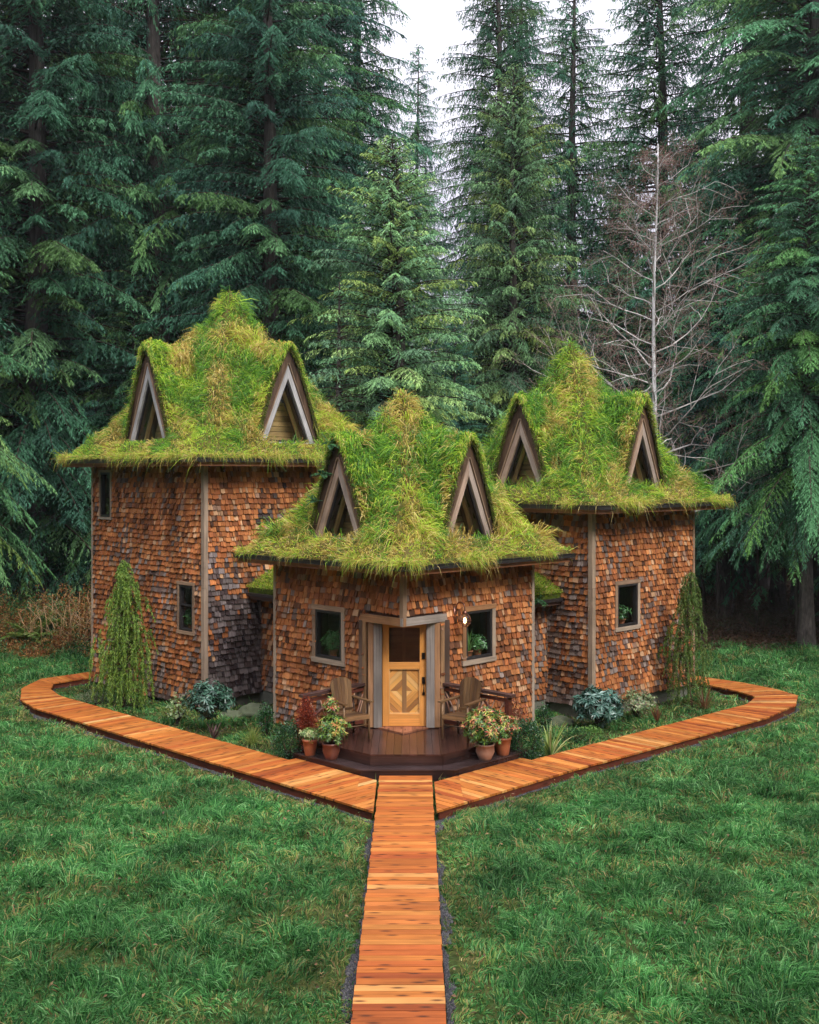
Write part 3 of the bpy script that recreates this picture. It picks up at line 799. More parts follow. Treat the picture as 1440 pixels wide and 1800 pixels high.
# returns, soffit over the recess and threshold triangle
g.build('door_jamb', M['trim'], cottage)
g = CG(); g.prism([(CX, 21.68), (CX + .78, 22.44), (CX - .78, 22.44)], 2.526, 2.53, (.16, .09, .05)); 
g.box((CX, DY + .12, 2.58), (1.5, .08, .1), None, (.2, .1, .05)); g.build('recess_ceiling', M['trim'], cottage)
g = CG()
for i in range(8):
    x0 = -.74 + i * .185; q = clip([(CX + x0, 21.6), (CX + x0 + .18, 21.6), (CX + x0 + .18, 22.4), (CX + x0, 22.4)], R2, -R2, R2 * (CX) - R2 * 21.72)
    q = clip(q, -R2, -R2, -R2 * CX - R2 * 21.72)
    if len(q) > 2: g.prism(q, .44, .475, np.array((.30, .12, .06)) * random.uniform(.8, 1.1), (0, 1))
g.build('threshold', M['deck'], cottage)
# wall behind the door plane each side
for sg in (-1, 1): g = CG(); g.box((CX + sg * .72 + .015, DY + .05, 1.5), (.35, .05, 2.1), None, (.1, .06, .04)); g.build('door_recess_panel', M['inside'], cottage)
# door
DXc = CX + .02; FIR = (.72, .31, .075)
door = empty('door', (0, 0, 0), None, None); door.parent = cottage
del_keys = [k for k in door.keys()]
g = CG(); zb, zt = .48, 2.51; hw = .43
for sg in (-1, 1): g.box((DXc + sg * (hw - .065), DY - .02, (zb + zt) / 2), (.13, .05, zt - zb), None, FIR, .06)
for z_, hh in ((zb + .12, .24), (1.665, .13), (zt - .05, .10)): g.box((DXc, DY - .02, z_), (2 * hw - .26, .048, hh), None, FIR, .08)
g.build('door_slab', M['door'], door, bevel=.005)
g = CG(); iw = hw - .13; z0_, z1_ = .72, 1.60; zc_ = (z0_ + z1_) / 2
cols = [(.78, .40, .11), (.60, .27, .07), (.84, .48, .17), (.40, .18, .06), (.72, .34, .09)]
for qx in (-1, 1):
    for qz in (-1, 1):
        kk = 0; r = 0.0
        while r < 1.0:
            st = .085
            q = [(0, 0), (iw - .035, 0), (iw - .035, z1_ - zc_), (0, z1_ - zc_)]
            q = clip(q, -R2, -R2, -r); q = clip(q, R2, R2, r + st - .004)
            if len(q) > 2:
                P = [(DXc + qx * (.035 + x), DY + .005 - .002 * (kk % 2), zc_ + qz * z) for x, z in q]
                if qx * qz < 0: P = P[::-1]
                bc = np.array([((x - z) * R2, (x + z) * R2, 0) for x, z in q]) + random.uniform(0, 30)
                if qx * qz < 0: bc = bc[::-1]
                g.extr(P, (0, .01, 0), np.array(cols[(kk * 2 + (qx + 1) + (qz + 1) // 2) % 5]) * random.uniform(.85, 1.1), bc)
            r += st; kk += 1
g.box((DXc, DY + .0, zc_), (.085, .016, z1_ - z0_), None, (.33, .17, .07), 0)
g.build('chevron_panel', M['door'], door)
g = CG()
for sg in (-1, 1):
    g.box((DXc + sg * (iw - .008), DY - .01, zc_), (.016, .045, z1_ - z0_), None, (.72, .42, .16)); g.box((DXc, DY - .01, (z0_ if sg < 0 else z1_) + sg * -.008), (2 * iw - .03, .045, .016), None, (.72, .42, .16))
g.build('panel_moulding', M['door'], door)
g = CG(); g.box((DXc, DY - .005, (1.73 + 2.46) / 2), (2 * iw, .008, .73), None, (1, 1, 1)); g.build('door_glass', M['glass'], door)
g = CG(); g.box((DXc + hw - .055, DY - .055, 1.88 - .02), (.06, .03, .12), None, (.02, .02, .02)); g.build('lock_plate', M['iron'], door); g = CG()
g.box((DXc + hw - .055, DY - .055, 1.38), (.055, .025, .13), None, (.02, .02, .02)); g.tube([(DXc + hw - .055, DY - .06, 1.40), (DXc + hw - .055, DY - .11, 1.37), (DXc + hw - .055, DY - .115, 1.2), (DXc + hw - .055, DY - .06, 1.12)], .011, 8, (.02, .02, .02))
g.box((DXc + hw - .055, DY - .06, 1.12), (.045, .02, .05), None, (.02, .02, .02))
g.build('handle', M['iron'], door)
# inside floor and a partition so rooms read dark wood
g = CG(); g.box(C + Z * .38, (2 * a - .3, 2 * a - .3, .06), rot_of(NR), (.16, .09, .05)); g.box(C + A(0, .9, 1.9), (3.4, .05, 3.0), None, (.3, .17, .08), .1)
for i in range(5): g.box(C + A(-1.2 + i * .6, .84, 1.9), (.07, .06, 3.0), None, (.36, .2, .09), .1)
g.build('interior', M['inside'], cottage)
# wall lamp
lp = P2(C, NR, a, -a + 1.40); lamp = empty('wall_lamp', (0, 0, 0), None, None); lamp.parent = cottage
g = CG(); g.box(lp + NR * .05 + Z * 2.62, (.085, .03, .34), rot_of(NR), (.3, .2, .2))
pts = [lp + NR * (.07 + .0) + Z * 2.68]
for i in range(9):
    th = math.pi * (1 - i / 8); pts.append(lp + NR * (.20 + .11 * math.cos(th)) + Z * (2.78 + .11 * math.sin(th)))
pts.append(lp + NR * .31 + Z * 2.72)
g.tube(pts, .012, 8, (.3, .2, .2)); cc = lp + NR * .31
g.lathe(cc + Z * 2.55, [(0.012, .19), (.035, .17), (.055, .13), (.05, .11)], 16, (.3, .2, .2)); g.build('arm', M['copper'], lamp, smooth=True)
g = CG(); gl = [(.115 * math.sin(x), -.12 * math.cos(x)) for x in np.linspace(.05, 2.75, 12)]
g.lathe(cc + Z * 2.54, gl, 20, (1, 1, 1)); g.build('globe', M['glass'], lamp, smooth=True)
g = CG()
for i in range(4):
    th = i * math.pi / 4 + .3
    pts = [cc + A(math.cos(th) * .125 * math.sin(x), math.sin(th) * .125 * math.sin(x), 2.54 - .13 * math.cos(x)) for x in np.linspace(.0, 2 * math.pi, 24)]
    g.tube(pts, .005, 5, (.3, .2, .2), False)
for zz, rr in ((2.54, .13), (2.48, .112)):
    g.tube([cc + A(rr * math.cos(x), rr * math.sin(x), zz) for x in np.linspace(0, 2 * math.pi, 25)], .007, 6, (.3, .2, .2), False)
g.build('cage', M['copper'], lamp, smooth=True)
g = CG(); g.lathe(cc + Z * 2.53, [(.004, -.05), (.025, -.03), (.032, 0), (.022, .035), (.012, .06)], 12, (1, 1, 1)); g.build('bulb', M['bulb'], lamp, smooth=True)

# --- porch
DECK = [(-.71, 20.15), (.6, 20.15), (1.25, 20.76), (1.95, 21.40), (.75, 22.6), (-.9, 22.6), (-2.06, 21.40), (-1.36, 20.76)]
STEP = [(-.87, 19.87), (.79, 19.87), (1.62, 20.66), (2.25, 21.3), (1.9, 21.6), (-2.0, 21.6), (-2.38, 21.3), (-1.69, 20.68)]
g = CG(); x = -2.1
while x < 2.0:
    q = [(x, 19), (x + .134, 19), (x + .134, 24), (x, 24)]
    for i in range(len(DECK)):
        p, r = DECK[i], DECK[(i + 1) % len(DECK)]; nx, ny = r[1] - p[1], -(r[0] - p[0]); L = math.hypot(nx, ny); q = clip(q, nx / L, ny / L, (nx * p[0] + ny * p[1]) / L)
        if len(q) < 3: break
    if len(q) > 2: g.prism(q, .42, .45, np.array((.048, .019, .014)) * random.uniform(.6, 1.5), (0, 1))
    x += .14
def inset(poly, d):
    c = np.mean(poly, 0); return [tuple(np.array(p) + (c - np.array(p)) / np.linalg.norm(c - np.array(p)) * d) for p in poly]
g.build('porch_deck', M['wetdeck'], cottage)
g = CG(); g.prism(inset(DECK, .05), .24, .418, (.05, .022, .018))
P = inset(DECK, .025)
for i in range(len(P) - 5):
    pass
for i in (7, 0, 1, 2, 6):
    p, q = P[i], P[(i + 1) % 8]; g.beam((p[0], p[1], .335), (q[0], q[1], .335), .03, .165, (.05, .024, .02), jit=.3)
g.build('porch_skirt', M['wetdeck'], cottage)
g = CG(); g.prism(inset(STEP, .03), .02, .225, (.04, .02, .018)); g.prism(STEP, .226, .25, (.05, .032, .03), (1, 0)); g.build('porch_step', M['wetdeck'], cottage)
# --- railings: post, sloping rail, twig balusters
def railing(x0, y0, x1, y1, seed):
    rs = RS(seed)
    ra = empty('railing', (0, 0, 0), None, None); ra.parent = cottage
    a_, b_ = A(x0, y0, 0), A(x1, y1, 0); d = unit(b_ - a_); L = np.linalg.norm(b_ - a_)
    g = CG(); RU = (.13, .035, .02)
    for p, hh in ((a_, 1.27), (b_, 1.22)): g = CG(); g.box(p + Z * (.45 + (hh - .45) / 2 - .02), (.10, .10, hh - .45), rot_of(NL), RU, .2); g.build('post', M['rustic'], ra)
    g = CG(); g.beam(a_ - d * .05 + Z * 1.30, b_ + d * .12 + Z * 1.25, .15, .05, (.07, .035, .028)); g.beam(a_ + Z * .56, b_ + Z * .56, .06, .06, RU)
    g.beam(a_ + Z * 1.20, b_ + Z * 1.15, .05, .06, RU)
    g.build('rail', M['rustic'], ra)
    nb = 9
    for i in range(nb):
        f0 = (i + .6) / (nb + .4) * .9; f1 = f0 + (f0 - .45) * .35 + rs.uniform(-.04, .04); f1 = min(max(f1, .02), .97)
        g = CG(); p = a_ + d * L * (.5 + (f0 - .5) * .75) + Z * .56; q = a_ + d * L * f1 + Z * 1.18
        m = (p + q) / 2 + rs.normal(size=3) * .012
        g.tube([p, m, q], [.016, .014, .012], 7, pick(rs, 1, [(.40, .20, .12), (.32, .15, .09), (.46, .27, .17)])[0]); g.build('baluster', M['rustic'], ra, smooth=True)
    g = CG(); g.tube([a_ + d * L * .95 + Z * .75, a_ + d * L * .72 + Z * .98, a_ + d * L * .60 + Z * 1.17], [.03, .028, .025], 8, (.13, .04, .025)); g.build('brace', M['rustic'], ra, smooth=True)
railing(CX - .72, 22.42, -1.95, 21.42, 5)
railing(CX + .75, 22.42, 1.86, 21.42, 6)
for o in (door, lamp): 
    for k in list(o.keys()): del o[k]
# ------------------------------------------------------------------ ground and boardwalks
def gz(x, y):
    r = np.clip((np.abs(x) - 1.2) / 3, 0, 1) * np.clip((20.5 - y) / 4, 0, 1) + np.clip((np.abs(x) - 10) / 3, 0, 1)
    return -.02 + .05 * wobble(x, y, 5, 77, 2) * np.clip(r, 0, 1) + np.clip((y - 36) / 30, 0, 1) * 1.0
n1 = 150
gx = np.linspace(-30, 30, n1); gy = np.linspace(-4, 60, n1)
gx = np.concatenate([[-260, -160, -90, -50], gx, [50, 90, 160, 260]]); gy = np.concatenate([[-120, -60, -20], gy, [80, 110, 170, 300]])
X_, Y_ = np.meshgrid(gx, gy, indexing='ij'); P = np.stack([X_, Y_, gz(X_, Y_)], -1).reshape(-1, 3)
idx = np.arange(len(P)).reshape(len(gx), len(gy)); q = np.stack([idx[:-1, :-1], idx[1:, :-1], idx[1:, 1:], idx[:-1, 1:]], -1).reshape(-1, 4)
tag(link('ground', np_mesh('ground', P, q), M['ground']), kind='structure')

DK = [(.52, .18, .036), (.47, .145, .03), (.56, .22, .048), (.43, .115, .026), (.62, .30, .085), (.35, .085, .022), (.50, .165, .038), (.68, .42, .15)]
DW = [20, 20, 16, 13, 8, 6, 14, 3]
def dcol(rs): return np.array(DK[rs.choice(8, p=np.array(DW) / 100.)]) * A(.88, .84, .84) * rs.uniform(.85, 1.1)
ZT = .15
# main walk straight away from the viewer
g = G(); rs = RS(5); y = 5.0
while y < 19.85:
    e = min(y + .138, 19.86); xc = -.105 + (y - 10.9) * .0045; j = rs.uniform(-.008, .008, 2)
    g.prism([(xc - .455 + j[0], y), (xc + .455 + j[1], y), (xc + .455 + j[1], e), (xc - .455 + j[0], e)], .115, ZT + rs.uniform(-.002, .002), dcol(rs), (1, 0)); y += .143
for sx in (-.40, .40): g.beam((-.12 + sx, 5, .05), (-.065 + sx, 19.8, .05), .04, .13, (.06, .02, .012))
tag(g.build('boardwalk_path', M['deck']), 'straight redwood plank walk leading from the foreground to the front step', kind='structure')
def side_walk(outer, inner, near, seed, label):
    """near: list of convex board polygons made by clipping; outer/inner matched polylines for the rest"""
    g = G(); rs = RS(seed)
    for q, al in near: g.prism(q, .115, ZT + rs.uniform(-.002, .002), dcol(rs), al)
    for k in range(len(outer) - 1):
        o0, o1, i0, i1 = map(np.array, (outer[k], outer[k + 1], inner[k], inner[k + 1]))
        L = max(np.linalg.norm(o1 - o0), np.linalg.norm(i1 - i0)); m = max(1, int(round(L / .135)))
        for j in range(m):
            f0, f1 = j / m + .0, (j + 1) / m - .03 / m * 1.2
            a_, b_, c_, d_ = o0 + (o1 - o0) * f0, o0 + (o1 - o0) * f1, i0 + (i1 - i0) * f1, i0 + (i1 - i0) * f0
            al = unit(c_ - b_); e = al * rs.uniform(-.008, .008)
            g.prism([tuple(a_ - e), tuple(b_ - e), tuple(c_ + e), tuple(d_ + e)], .115, ZT + rs.uniform(-.002, .002), dcol(rs), tuple(al))
    for line, s in ((outer, .05), (inner, -.05)):
        for k in range(len(line) - 1):
            p, q = np.array(line[k]), np.array(line[k + 1]); c = (np.array(outer[k]) + np.array(inner[k])) / 2; c2 = (np.array(outer[k + 1]) + np.array(inner[k + 1])) / 2
            p = p + unit(c - p) * .05; q = q + unit(c2 - q) * .05
            g.beam((p[0], p[1], .05), (q[0], q[1], .05), .03, .13, (.13, .035, .02))
    return g
def near_boards(sg, xc0, sumo, sumi_w, qend):
    """boards at 45 deg beside the step. sg=-1 left, +1 right. coordinates mirrored so that left is the working side"""
    out = []; q0 = 11.5
    while q0 < qend:
        q1 = min(q0 + .135, qend)
        # along-walk coordinate q=(Y-X)/sqrt2, lateral s=(X+Y)
        def pt(q, s): X = (s - q / R2) / 2; Y = (s + q / R2) / 2; return (X, Y)
        P = [pt(q0, sumo), pt(q1 - .005, sumo), pt(q1 - .005, sumi_w), pt(q0, sumi_w)]
        P = clip(P, 1, 0, xc0); P = clip(P, 0, 1, 19.86)  if False else P
        # keep outside the step polygon
        if len(P) > 2:
            P = clip(P, 0, 1, 30)
            # the step front: y<=19.86 where x>-.87
            Pa = clip(P, -1, 0, .87); Pa = clip(Pa, 0, 1, 19.862); Pb = clip(P, 1, 0, -.87)
            for W_ in (Pa, Pb):
                if len(W_) > 2: out.append(([(x * -sg, y) for x, y in W_], (R2 * -sg, R2)))
        q0 += .14
    return out
OL = [(-3.0, 20.2), (-8.47, 25.66), (-9.1, 26.6), (-9.55, 28.0), (-9.5, 29.3), (-8.0, 30.95), (-5, 33.95)]
dl = 16.40
OLs = (17.19 - dl / R2) / 2; ILs = (18.75 - dl / R2) / 2
OL[0] = (OLs, 17.19 - OLs)
IL = [(ILs, 18.75 - ILs), (-7.69, 26.44), (-8.3, 27.05), (-8.8, 27.9), (-8.98, 28.75), (-7.75, 30.15), (-4.7, 33.4)]
g = side_walk(OL, IL, near_boards(-1, -.565, 17.19, 19.0, dl), 8, '')
g.beam((-.60, 17.86, .05), (OLs, 17.24 - OLs, .05), .03, .13, (.13, .035, .02))
tag(g.build('boardwalk_path', M['deck']), 'redwood plank walk curving round the left tower', kind='structure')
dr = 16.42
ORs = (dr / R2 - 17.35) / 2; IRs = (dr / R2 - 18.72) / 2
OR = [(ORs, dr / R2 - ORs), (7.76, 24.65), (8.83, 26.0), (9.25, 27.1), (8.98, 27.95), (8.43, 28.8), (7.64, 29.6), (5, 32.3)]
IR = [(IRs, dr / R2 - IRs), (7.0, 25.4), (7.75, 26.1), (8.2, 26.95), (7.98, 27.65), (7.5, 28.4), (6.95, 29.1), (4.4, 31.7)]
nb = near_boards(1, -.425, 17.35, 19.04, dr)
g = side_walk(OR, IR, nb, 9, '')
g.beam((.46, 17.86, .05), (ORs, 17.40 + ORs, .05), .03, .13, (.13, .035, .02))
tag(g.build('boardwalk_path', M['deck']), 'redwood plank walk curving round the right tower', kind='structure')

WALKS = [[(-.58, 0), (.40, 0), (.40, 20), (-.58, 20)], [(-.55, 17.74)] + OL + IL[::-1] + [(-2.0, 21.0), (-.85, 19.8)], [(.39, 17.74)] + OR + IR[::-1] + [(1.9, 21.0), (.8, 19.8)]]
def sq(h, m):
    r = (h['a'] + m) / R2; c = h['C']; return [(c[0], c[1] - r), (c[0] + r, c[1]), (c[0], c[1] + r), (c[0] - r, c[1])]
BLD = [sq(h, .02) for h in HOUSES.values()] + [STEP, DECK]
BED = [(-.6, 18.0)] + IL + [(0, 34)] + IR[::-1]
def dist_line(x, y, line):
    d = np.full(np.shape(x), 1e9)
    for (x0, y0), (x1, y1) in zip(line[:-1], line[1:]):
        dx, dy = x1 - x0, y1 - y0; t = np.clip(((x - x0) * dx + (y - y0) * dy) / (dx * dx + dy * dy), 0, 1)
        d = np.minimum(d, np.hypot(x - x0 - t * dx, y - y0 - t * dy))
    return d
EDGES = [[(-.58, 5), (-.55, 17.74)] + OL, [(.37, 5), (.39, 17.74)] + OR]
INNER = [[(-2.3, 21.0)] + IL, [(2.3, 21.0)] + IR]
# dark gravel beside the walks
def strip(line, w_, side_in=None):
    P = []
    for i, p in enumerate(line):
        a_ = np.array(line[max(i - 1, 0)]); b_ = np.array(line[min(i + 1, len(line) - 1)]); d = unit(b_ - a_); nrm = A(-d[1], d[0]) if side_in else A(d[1], -d[0])
        P.append((np.array(p) - nrm * .15, np.array(p) + nrm * w_ * (1 + .25 * math.sin(i * 2.1))))
    V = [(q[0], q[1], float(gz(q[0], q[1])) + .02) for pq in P for q in pq]
    return V, [(2 * i, 2 * i + 1, 2 * i + 3, 2 * i + 2) for i in range(len(P) - 1)]
def dens_line(line, st=.5):
    out = []
    for (x0, y0), (x1, y1) in zip(line[:-1], line[1:]):
        m = max(1, int(math.hypot(x1 - x0, y1 - y0) / st))
        out += [(x0 + (x1 - x0) * k / m, y0 + (y1 - y0) * k / m) for k in range(m)]
    return out + [line[-1]]
rs = RS(31); n = 60000
S = Soup()
x = []; y = []
for k, (line, s_) in enumerate([(EDGES[0], 1), (EDGES[1], -1), (INNER[0], -1), (INNER[1], 1)]):
    dl_ = np.array(dens_line(line, .1)); m = int(len(dl_) * (110 if k < 2 else 50)); i = rs.randint(0, len(dl_) - 1, m)
    base = dl_[i]; d = unit(dl_[i + 1] - base); nr = np.stack([-d[:, 1], d[:, 0]], 1) * s_
    off = rs.uniform(-.03, 1, m) * (.05 + .12 * wobble(base[:, 0], base[:, 1], 1.5, 12)) * (1 if k < 2 else .7)
    p = base + d * rs.uniform(0, .1, m)[:, None] + nr * off[:, None]; x.append(p[:, 0]); y.append(p[:, 1])
x = np.concatenate(x); y = np.concatenate(y); n = len(x)
P = np.stack([x, y, gz(x, y) + .012], 1); r = rs.uniform(.006, .018, n)
oct_ = np.array([(1, 0, 0), (-1, 0, 0), (0, 1, 0), (0, -1, 0), (0, 0, 1)]); V = P[:, None] + oct_[None] * r[:, None, None] * rs.uniform(.6, 1.2, (n, 5, 1))
F = (np.arange(n) * 5)[:, None, None] + np.array([[0, 2, 4], [2, 1, 4], [1, 3, 4], [3, 0, 4]])[None]
o = link('gravel', np_mesh('gravel', V.reshape(-1, 3), F.reshape(-1, 3), np.repeat(pick(rs, n, [(.03, .03, .032), (.05, .048, .05), (.018, .018, .02), (.10, .095, .09)]), 5, 0)), M['gravelstone'])
tag(o, 'dark gravel edging along the boardwalks', kind='stuff')

# ------------------------------------------------------------------ lawn
rs = RS(99)
def lawn_points(n, y0, y1):
    y = rs.uniform(y0, y1, n); x = rs.uniform(-1, 1, n) * (.40 * y + 2.0); keep = rs.rand(n) < (.40 * y + 2.0) / (.40 * y1 + 2.0)
    return x[keep], y[keep]
parts = [lawn_points(190000, 8.5, 14), lawn_points(230000, 14, 20), lawn_points(230000, 20, 29), lawn_points(200000, 29, 38)]
x = np.concatenate([p[0] for p in parts]); y = np.concatenate([p[1] for p in parts])
# gather into tufts: snap towards tuft centres
cell = .17
cx = np.floor(x / cell); cy = np.floor(y / cell); hsh = np.sin(cx * 127.1 + cy * 311.7) * 43758.5453; h1 = hsh - np.floor(hsh); hsh2 = np.sin(cx * 269.5 + cy * 183.3) * 43758.5453; h2 = hsh2 - np.floor(hsh2)
tx = (cx + .2 + .6 * h1) * cell; ty = (cy + .2 + .6 * h2) * cell
pull = rs.uniform(.0, .75, len(x)); x = x + (tx - x) * pull; y = y + (ty - y) * pull
ok = np.ones(len(x), bool)
for p in WALKS + BLD: ok &= ~inpoly(x, y, p)
de = np.minimum(dist_line(x, y, EDGES[0]), dist_line(x, y, EDGES[1])); di = np.minimum(dist_line(x, y, INNER[0]), dist_line(x, y, INNER[1]))
inbed = inpoly(x, y, BED)
vig = wobble(x, y, 2.6, 14, 3); bare = wobble(x, y, 1.4, 15, 3)
edge_w = .06 + .14 * wobble(x, y, .9, 16)
ok &= ~((de < edge_w) & (rs.rand(len(x)) < .93)) & ~((di < .12) & (rs.rand(len(x)) < .9))
ok &= ~((bare < -.42) & (rs.rand(len(x)) < .6))
ok &= ~(inbed & (bare + .5 * wobble(x, y, .8, 17) < .05) & (rs.rand(len(x)) < .85))
fringe = (y > 34.0 + 1.2 * wobble(x, y, 3, 18)) ; ok &= ~(fringe & (rs.rand(len(x)) < np.clip((y - 34) / 2.2, 0, 1)))
x, y, inbed, vig, bare, de, h1, h2, tx, ty = [v[ok] for v in (x, y, inbed, vig, bare, de, h1, h2, tx, ty)]
n = len(x); P = np.stack([x, y, gz(x, y) - .005], 1)
far = np.clip((y - 14) / 20, 0, 1)
tall = np.clip(.5 + .75 * vig + .5 * wobble(x, y, .9, 19, 2) + .3 * (h1 - .5), .05, 1.3) * np.clip((de - .1) / .9, .3, 1)
tall = np.where(inbed, tall * .55, tall)
L = (.06 + .25 * tall) * rs.uniform(.6, 1.3, n) * (1 + .25 * far)
ang = 3.5 * wobble(x, y, 2.3, 20, 2) + 2.2 * (h2 - .5) * 2
lean = np.stack([np.cos(ang), np.sin(ang), 0 * ang], 1)
outw = unit(np.stack([x - tx, y - ty, 0 * x], 1) + 1e-6)
D1 = unit(Z * 1.0 + lean * .45 + outw * .5 + rs.normal(size=(n, 3)) * .25)
D2 = unit(Z * (.42 - .5 * np.clip(tall, 0, 1))[:, None] + lean * .9 + outw * .45 + rs.normal(size=(n, 3)) * .3)
W = rs.uniform(.007, .015, n) * (1 + .8 * far)
c = pick(rs, n, [(.052, .19, .048), (.085, .275, .07), (.15, .38, .11), (.028, .105, .032), (.24, .47, .18)], [5, 6, 4, 4, 2], .22)
q = rs.rand(n); dry = np.clip(.07 - .35 * bare + .45 * np.exp(-(de / .5) ** 2) + .25 * inbed, .02, .7)
cd = pick(rs, n, [(.36, .38, .11), (.46, .38, .16), (.24, .32, .08), (.30, .19, .09)], [4, 3, 4, 2]); c[q < dry] = cd[q < dry]
c *= (.96 + .38 * wobble(x, y, 1.9, 24))[:, None] * (1 + .22 * wobble(x, y, 5.5, 29, 2))[:, None]
V, F = blades(P, D1, D2, L, W, rs)
tag(link('lawn_grass', np_mesh('lawn_grass', V, F, np.repeat(c, 5, 0)), M['grass']), 'long wet green grass of the clearing', kind='stuff')
# brown leaves and broad weeds lying in the lawn
rs = RS(56); x, y = lawn_points(5200, 9, 30); ok = np.ones(len(x), bool)
for p in WALKS + BLD: ok &= ~inpoly(x, y, p)
x, y = x[ok], y[ok]; n = len(x); P = np.stack([x, y, gz(x, y) + rs.uniform(.03, .12, n)], 1)
S = Soup(); S.add(leaves(P, rs.normal(size=(n, 3)) * A(1, 1, .4), rs.uniform(.03, .08, n), rs.uniform(.02, .04, n), rs), pick(rs, n, [(.22, .11, .05), (.32, .2, .09), (.12, .24, .06), (.14, .07, .04)]), 4)
tag(S.build('fallen_leaves', M['leaf']), 'fallen brown leaves and small weeds scattered through the lawn', kind='stuff')
# clover-like ground cover inside the beds
rs = RS(55); n = 30000; x = rs.uniform(-9, 9, n); y = rs.uniform(19, 31, n)
ok = inpoly(x, y, BED) & (wobble(x, y, 1.1, 61) + .3 * wobble(x, y, .3, 62) > .05)
for p in WALKS + BLD: ok &= ~inpoly(x, y, p)
x, y = x[ok], y[ok]; n = len(x); P = np.stack([x, y, gz(x, y) + rs.uniform(.01, .08, n)], 1)
D = rs.normal(size=(n, 3)) + A(0, 0, .5)
S = Soup(); S.add(leaves(P, D, rs.uniform(.02, .05, n), rs.uniform(.015, .03, n), rs), pick(rs, n, [(.07, .17, .03), (.12, .22, .04), (.05, .12, .04), (.2, .2, .05), (.12, .05, .02)], [5, 4, 4, 2, 1]), 4)
tag(S.build('ground_cover', M['leaf']), 'low creeping plants and weeds in the beds round the cottage', kind='stuff')
# bark mulch and fallen bits in the beds
n = 16000; x = rs.uniform(-9, 9, n); y = rs.uniform(19, 31, n); ok = inpoly(x, y, BED)
for p in WALKS + BLD: ok &= ~inpoly(x, y, p)
x, y = x[ok], y[ok]; n = len(x); P = np.stack([x, y, gz(x, y) + .01], 1); D = rs.normal(size=(n, 3)) * A(1, 1, .15)
S = Soup(); S.add(leaves(P, D, rs.uniform(.03, .09, n), rs.uniform(.012, .03, n), rs), pick(rs, n, [(.06, .035, .02), (.10, .06, .035), (.03, .02, .015), (.16, .10, .06)]), 4)
tag(S.build('bark_mulch', M['leaf']), 'dark bark mulch lying in the beds', kind='stuff')
# ------------------------------------------------------------------ chairs
def chair(loc, rz, label, seed, tone=1.0):
    rs = RS(seed); r = empty('armchair', loc, label, 'chair', 'rustic wooden armchairs on the porch', rz)
    WC = [(.36, .20, .085), (.24, .13, .06), (.46, .28, .13), (.12, .065, .035), (.30, .17, .08)]
    def c(): return np.array(WC[rs.randint(5)]) * tone * .34 * A(1.05, .95, .85)
    def mk(name, fn, sm=False):
        g = G(); fn(g); return g.build(name, M['rustic'], r, smooth=sm)
    def seat(g):
        for i in range(6): x0 = -.24 + i * .09; g.box((x0 + .04, 0, .455 - .012 * (5 - i) * .6), (.082, .50, .022), None, c())
        g.box((.29, 0, .425), (.025, .52, .075), None, (.26, .14, .06)); 
        for s in (-1, 1): g.beam((.28, s * .24, .425), (-.26, s * .22, .38), .025, .07, c())
    mk('seat', seat)
    def back(g):
        d = unit(A(-.15, 0, .72)); nrm = A(d[2], 0, -d[0]); n = 6; w_ = .46
        for i in range(n):
            y0 = -w_ / 2 + i * w_ / n; y1 = y0 + w_ / n - .004
            def top(y): return .52 + .17 * math.sqrt(max(0, 1 - (y / (w_ / 2 + .01)) ** 2))
            k = .80
            p = [A(-.22, y0 * k, .42), A(-.22, y1 * k, .42), A(-.22, y1, .42) + d * top(y1), A(-.22, (y0 + y1) / 2, .42) + d * top((y0 + y1) / 2), A(-.22, y0, .42) + d * top(y0)]
            g.extr(p, -nrm * .022, c(), np.array([(0, y0, 0), (0, y1, 0), (.7, y1, 0), (.7, (y0 + y1) / 2, 0), (.7, y0, 0)]) + rs.uniform(0, 30))
        g.beam(A(-.245, -.2, .50), A(-.245, .2, .50), .03, .05, c()); g.beam(A(-.345, -.22, .88), A(-.345, .22, .88), .03, .05, c())
    mk('backrest', back)
    for s in (-1, 1):
        mk('leg', lambda g: g.tube([(.27, s * .27, 0), (.275, s * .265, .4), (.27, s * .27, .68)], [.022, .02, .019], 8, (.26, .15, .07)), True)
        mk('leg', lambda g: g.tube([(-.30, s * .25, 0), (-.25, s * .25, .4), (-.31, s * .25, .72)], [.022, .02, .017], 8, c()), True)
        mk('armrest', lambda g: g.beam((-.40, s * .265, .70), (.36, s * .285, .71), .085, .024, c()))
    def st(g):
        for s in (-1, 1): g.tube([(.27, s * .265, .2), (-.27, s * .25, .17)], .013, 6, c())
        g.tube([(.27, -.26, .27), (.27, .26, .27)], .013, 6, c()); g.tube([(-.28, -.25, .22), (-.28, .25, .22)], .013, 6, c())
    mk('stretcher', st, True)
    return r
chair((-1.13, 21.42, .45), math.radians(-58), 'rustic wooden armchair left of the door, beside the red-leaved shrub', 3)
chair((.99, 21.40, .45), math.radians(-122), 'rustic wooden armchair right of the door, under the wall lamp', 4, .95)

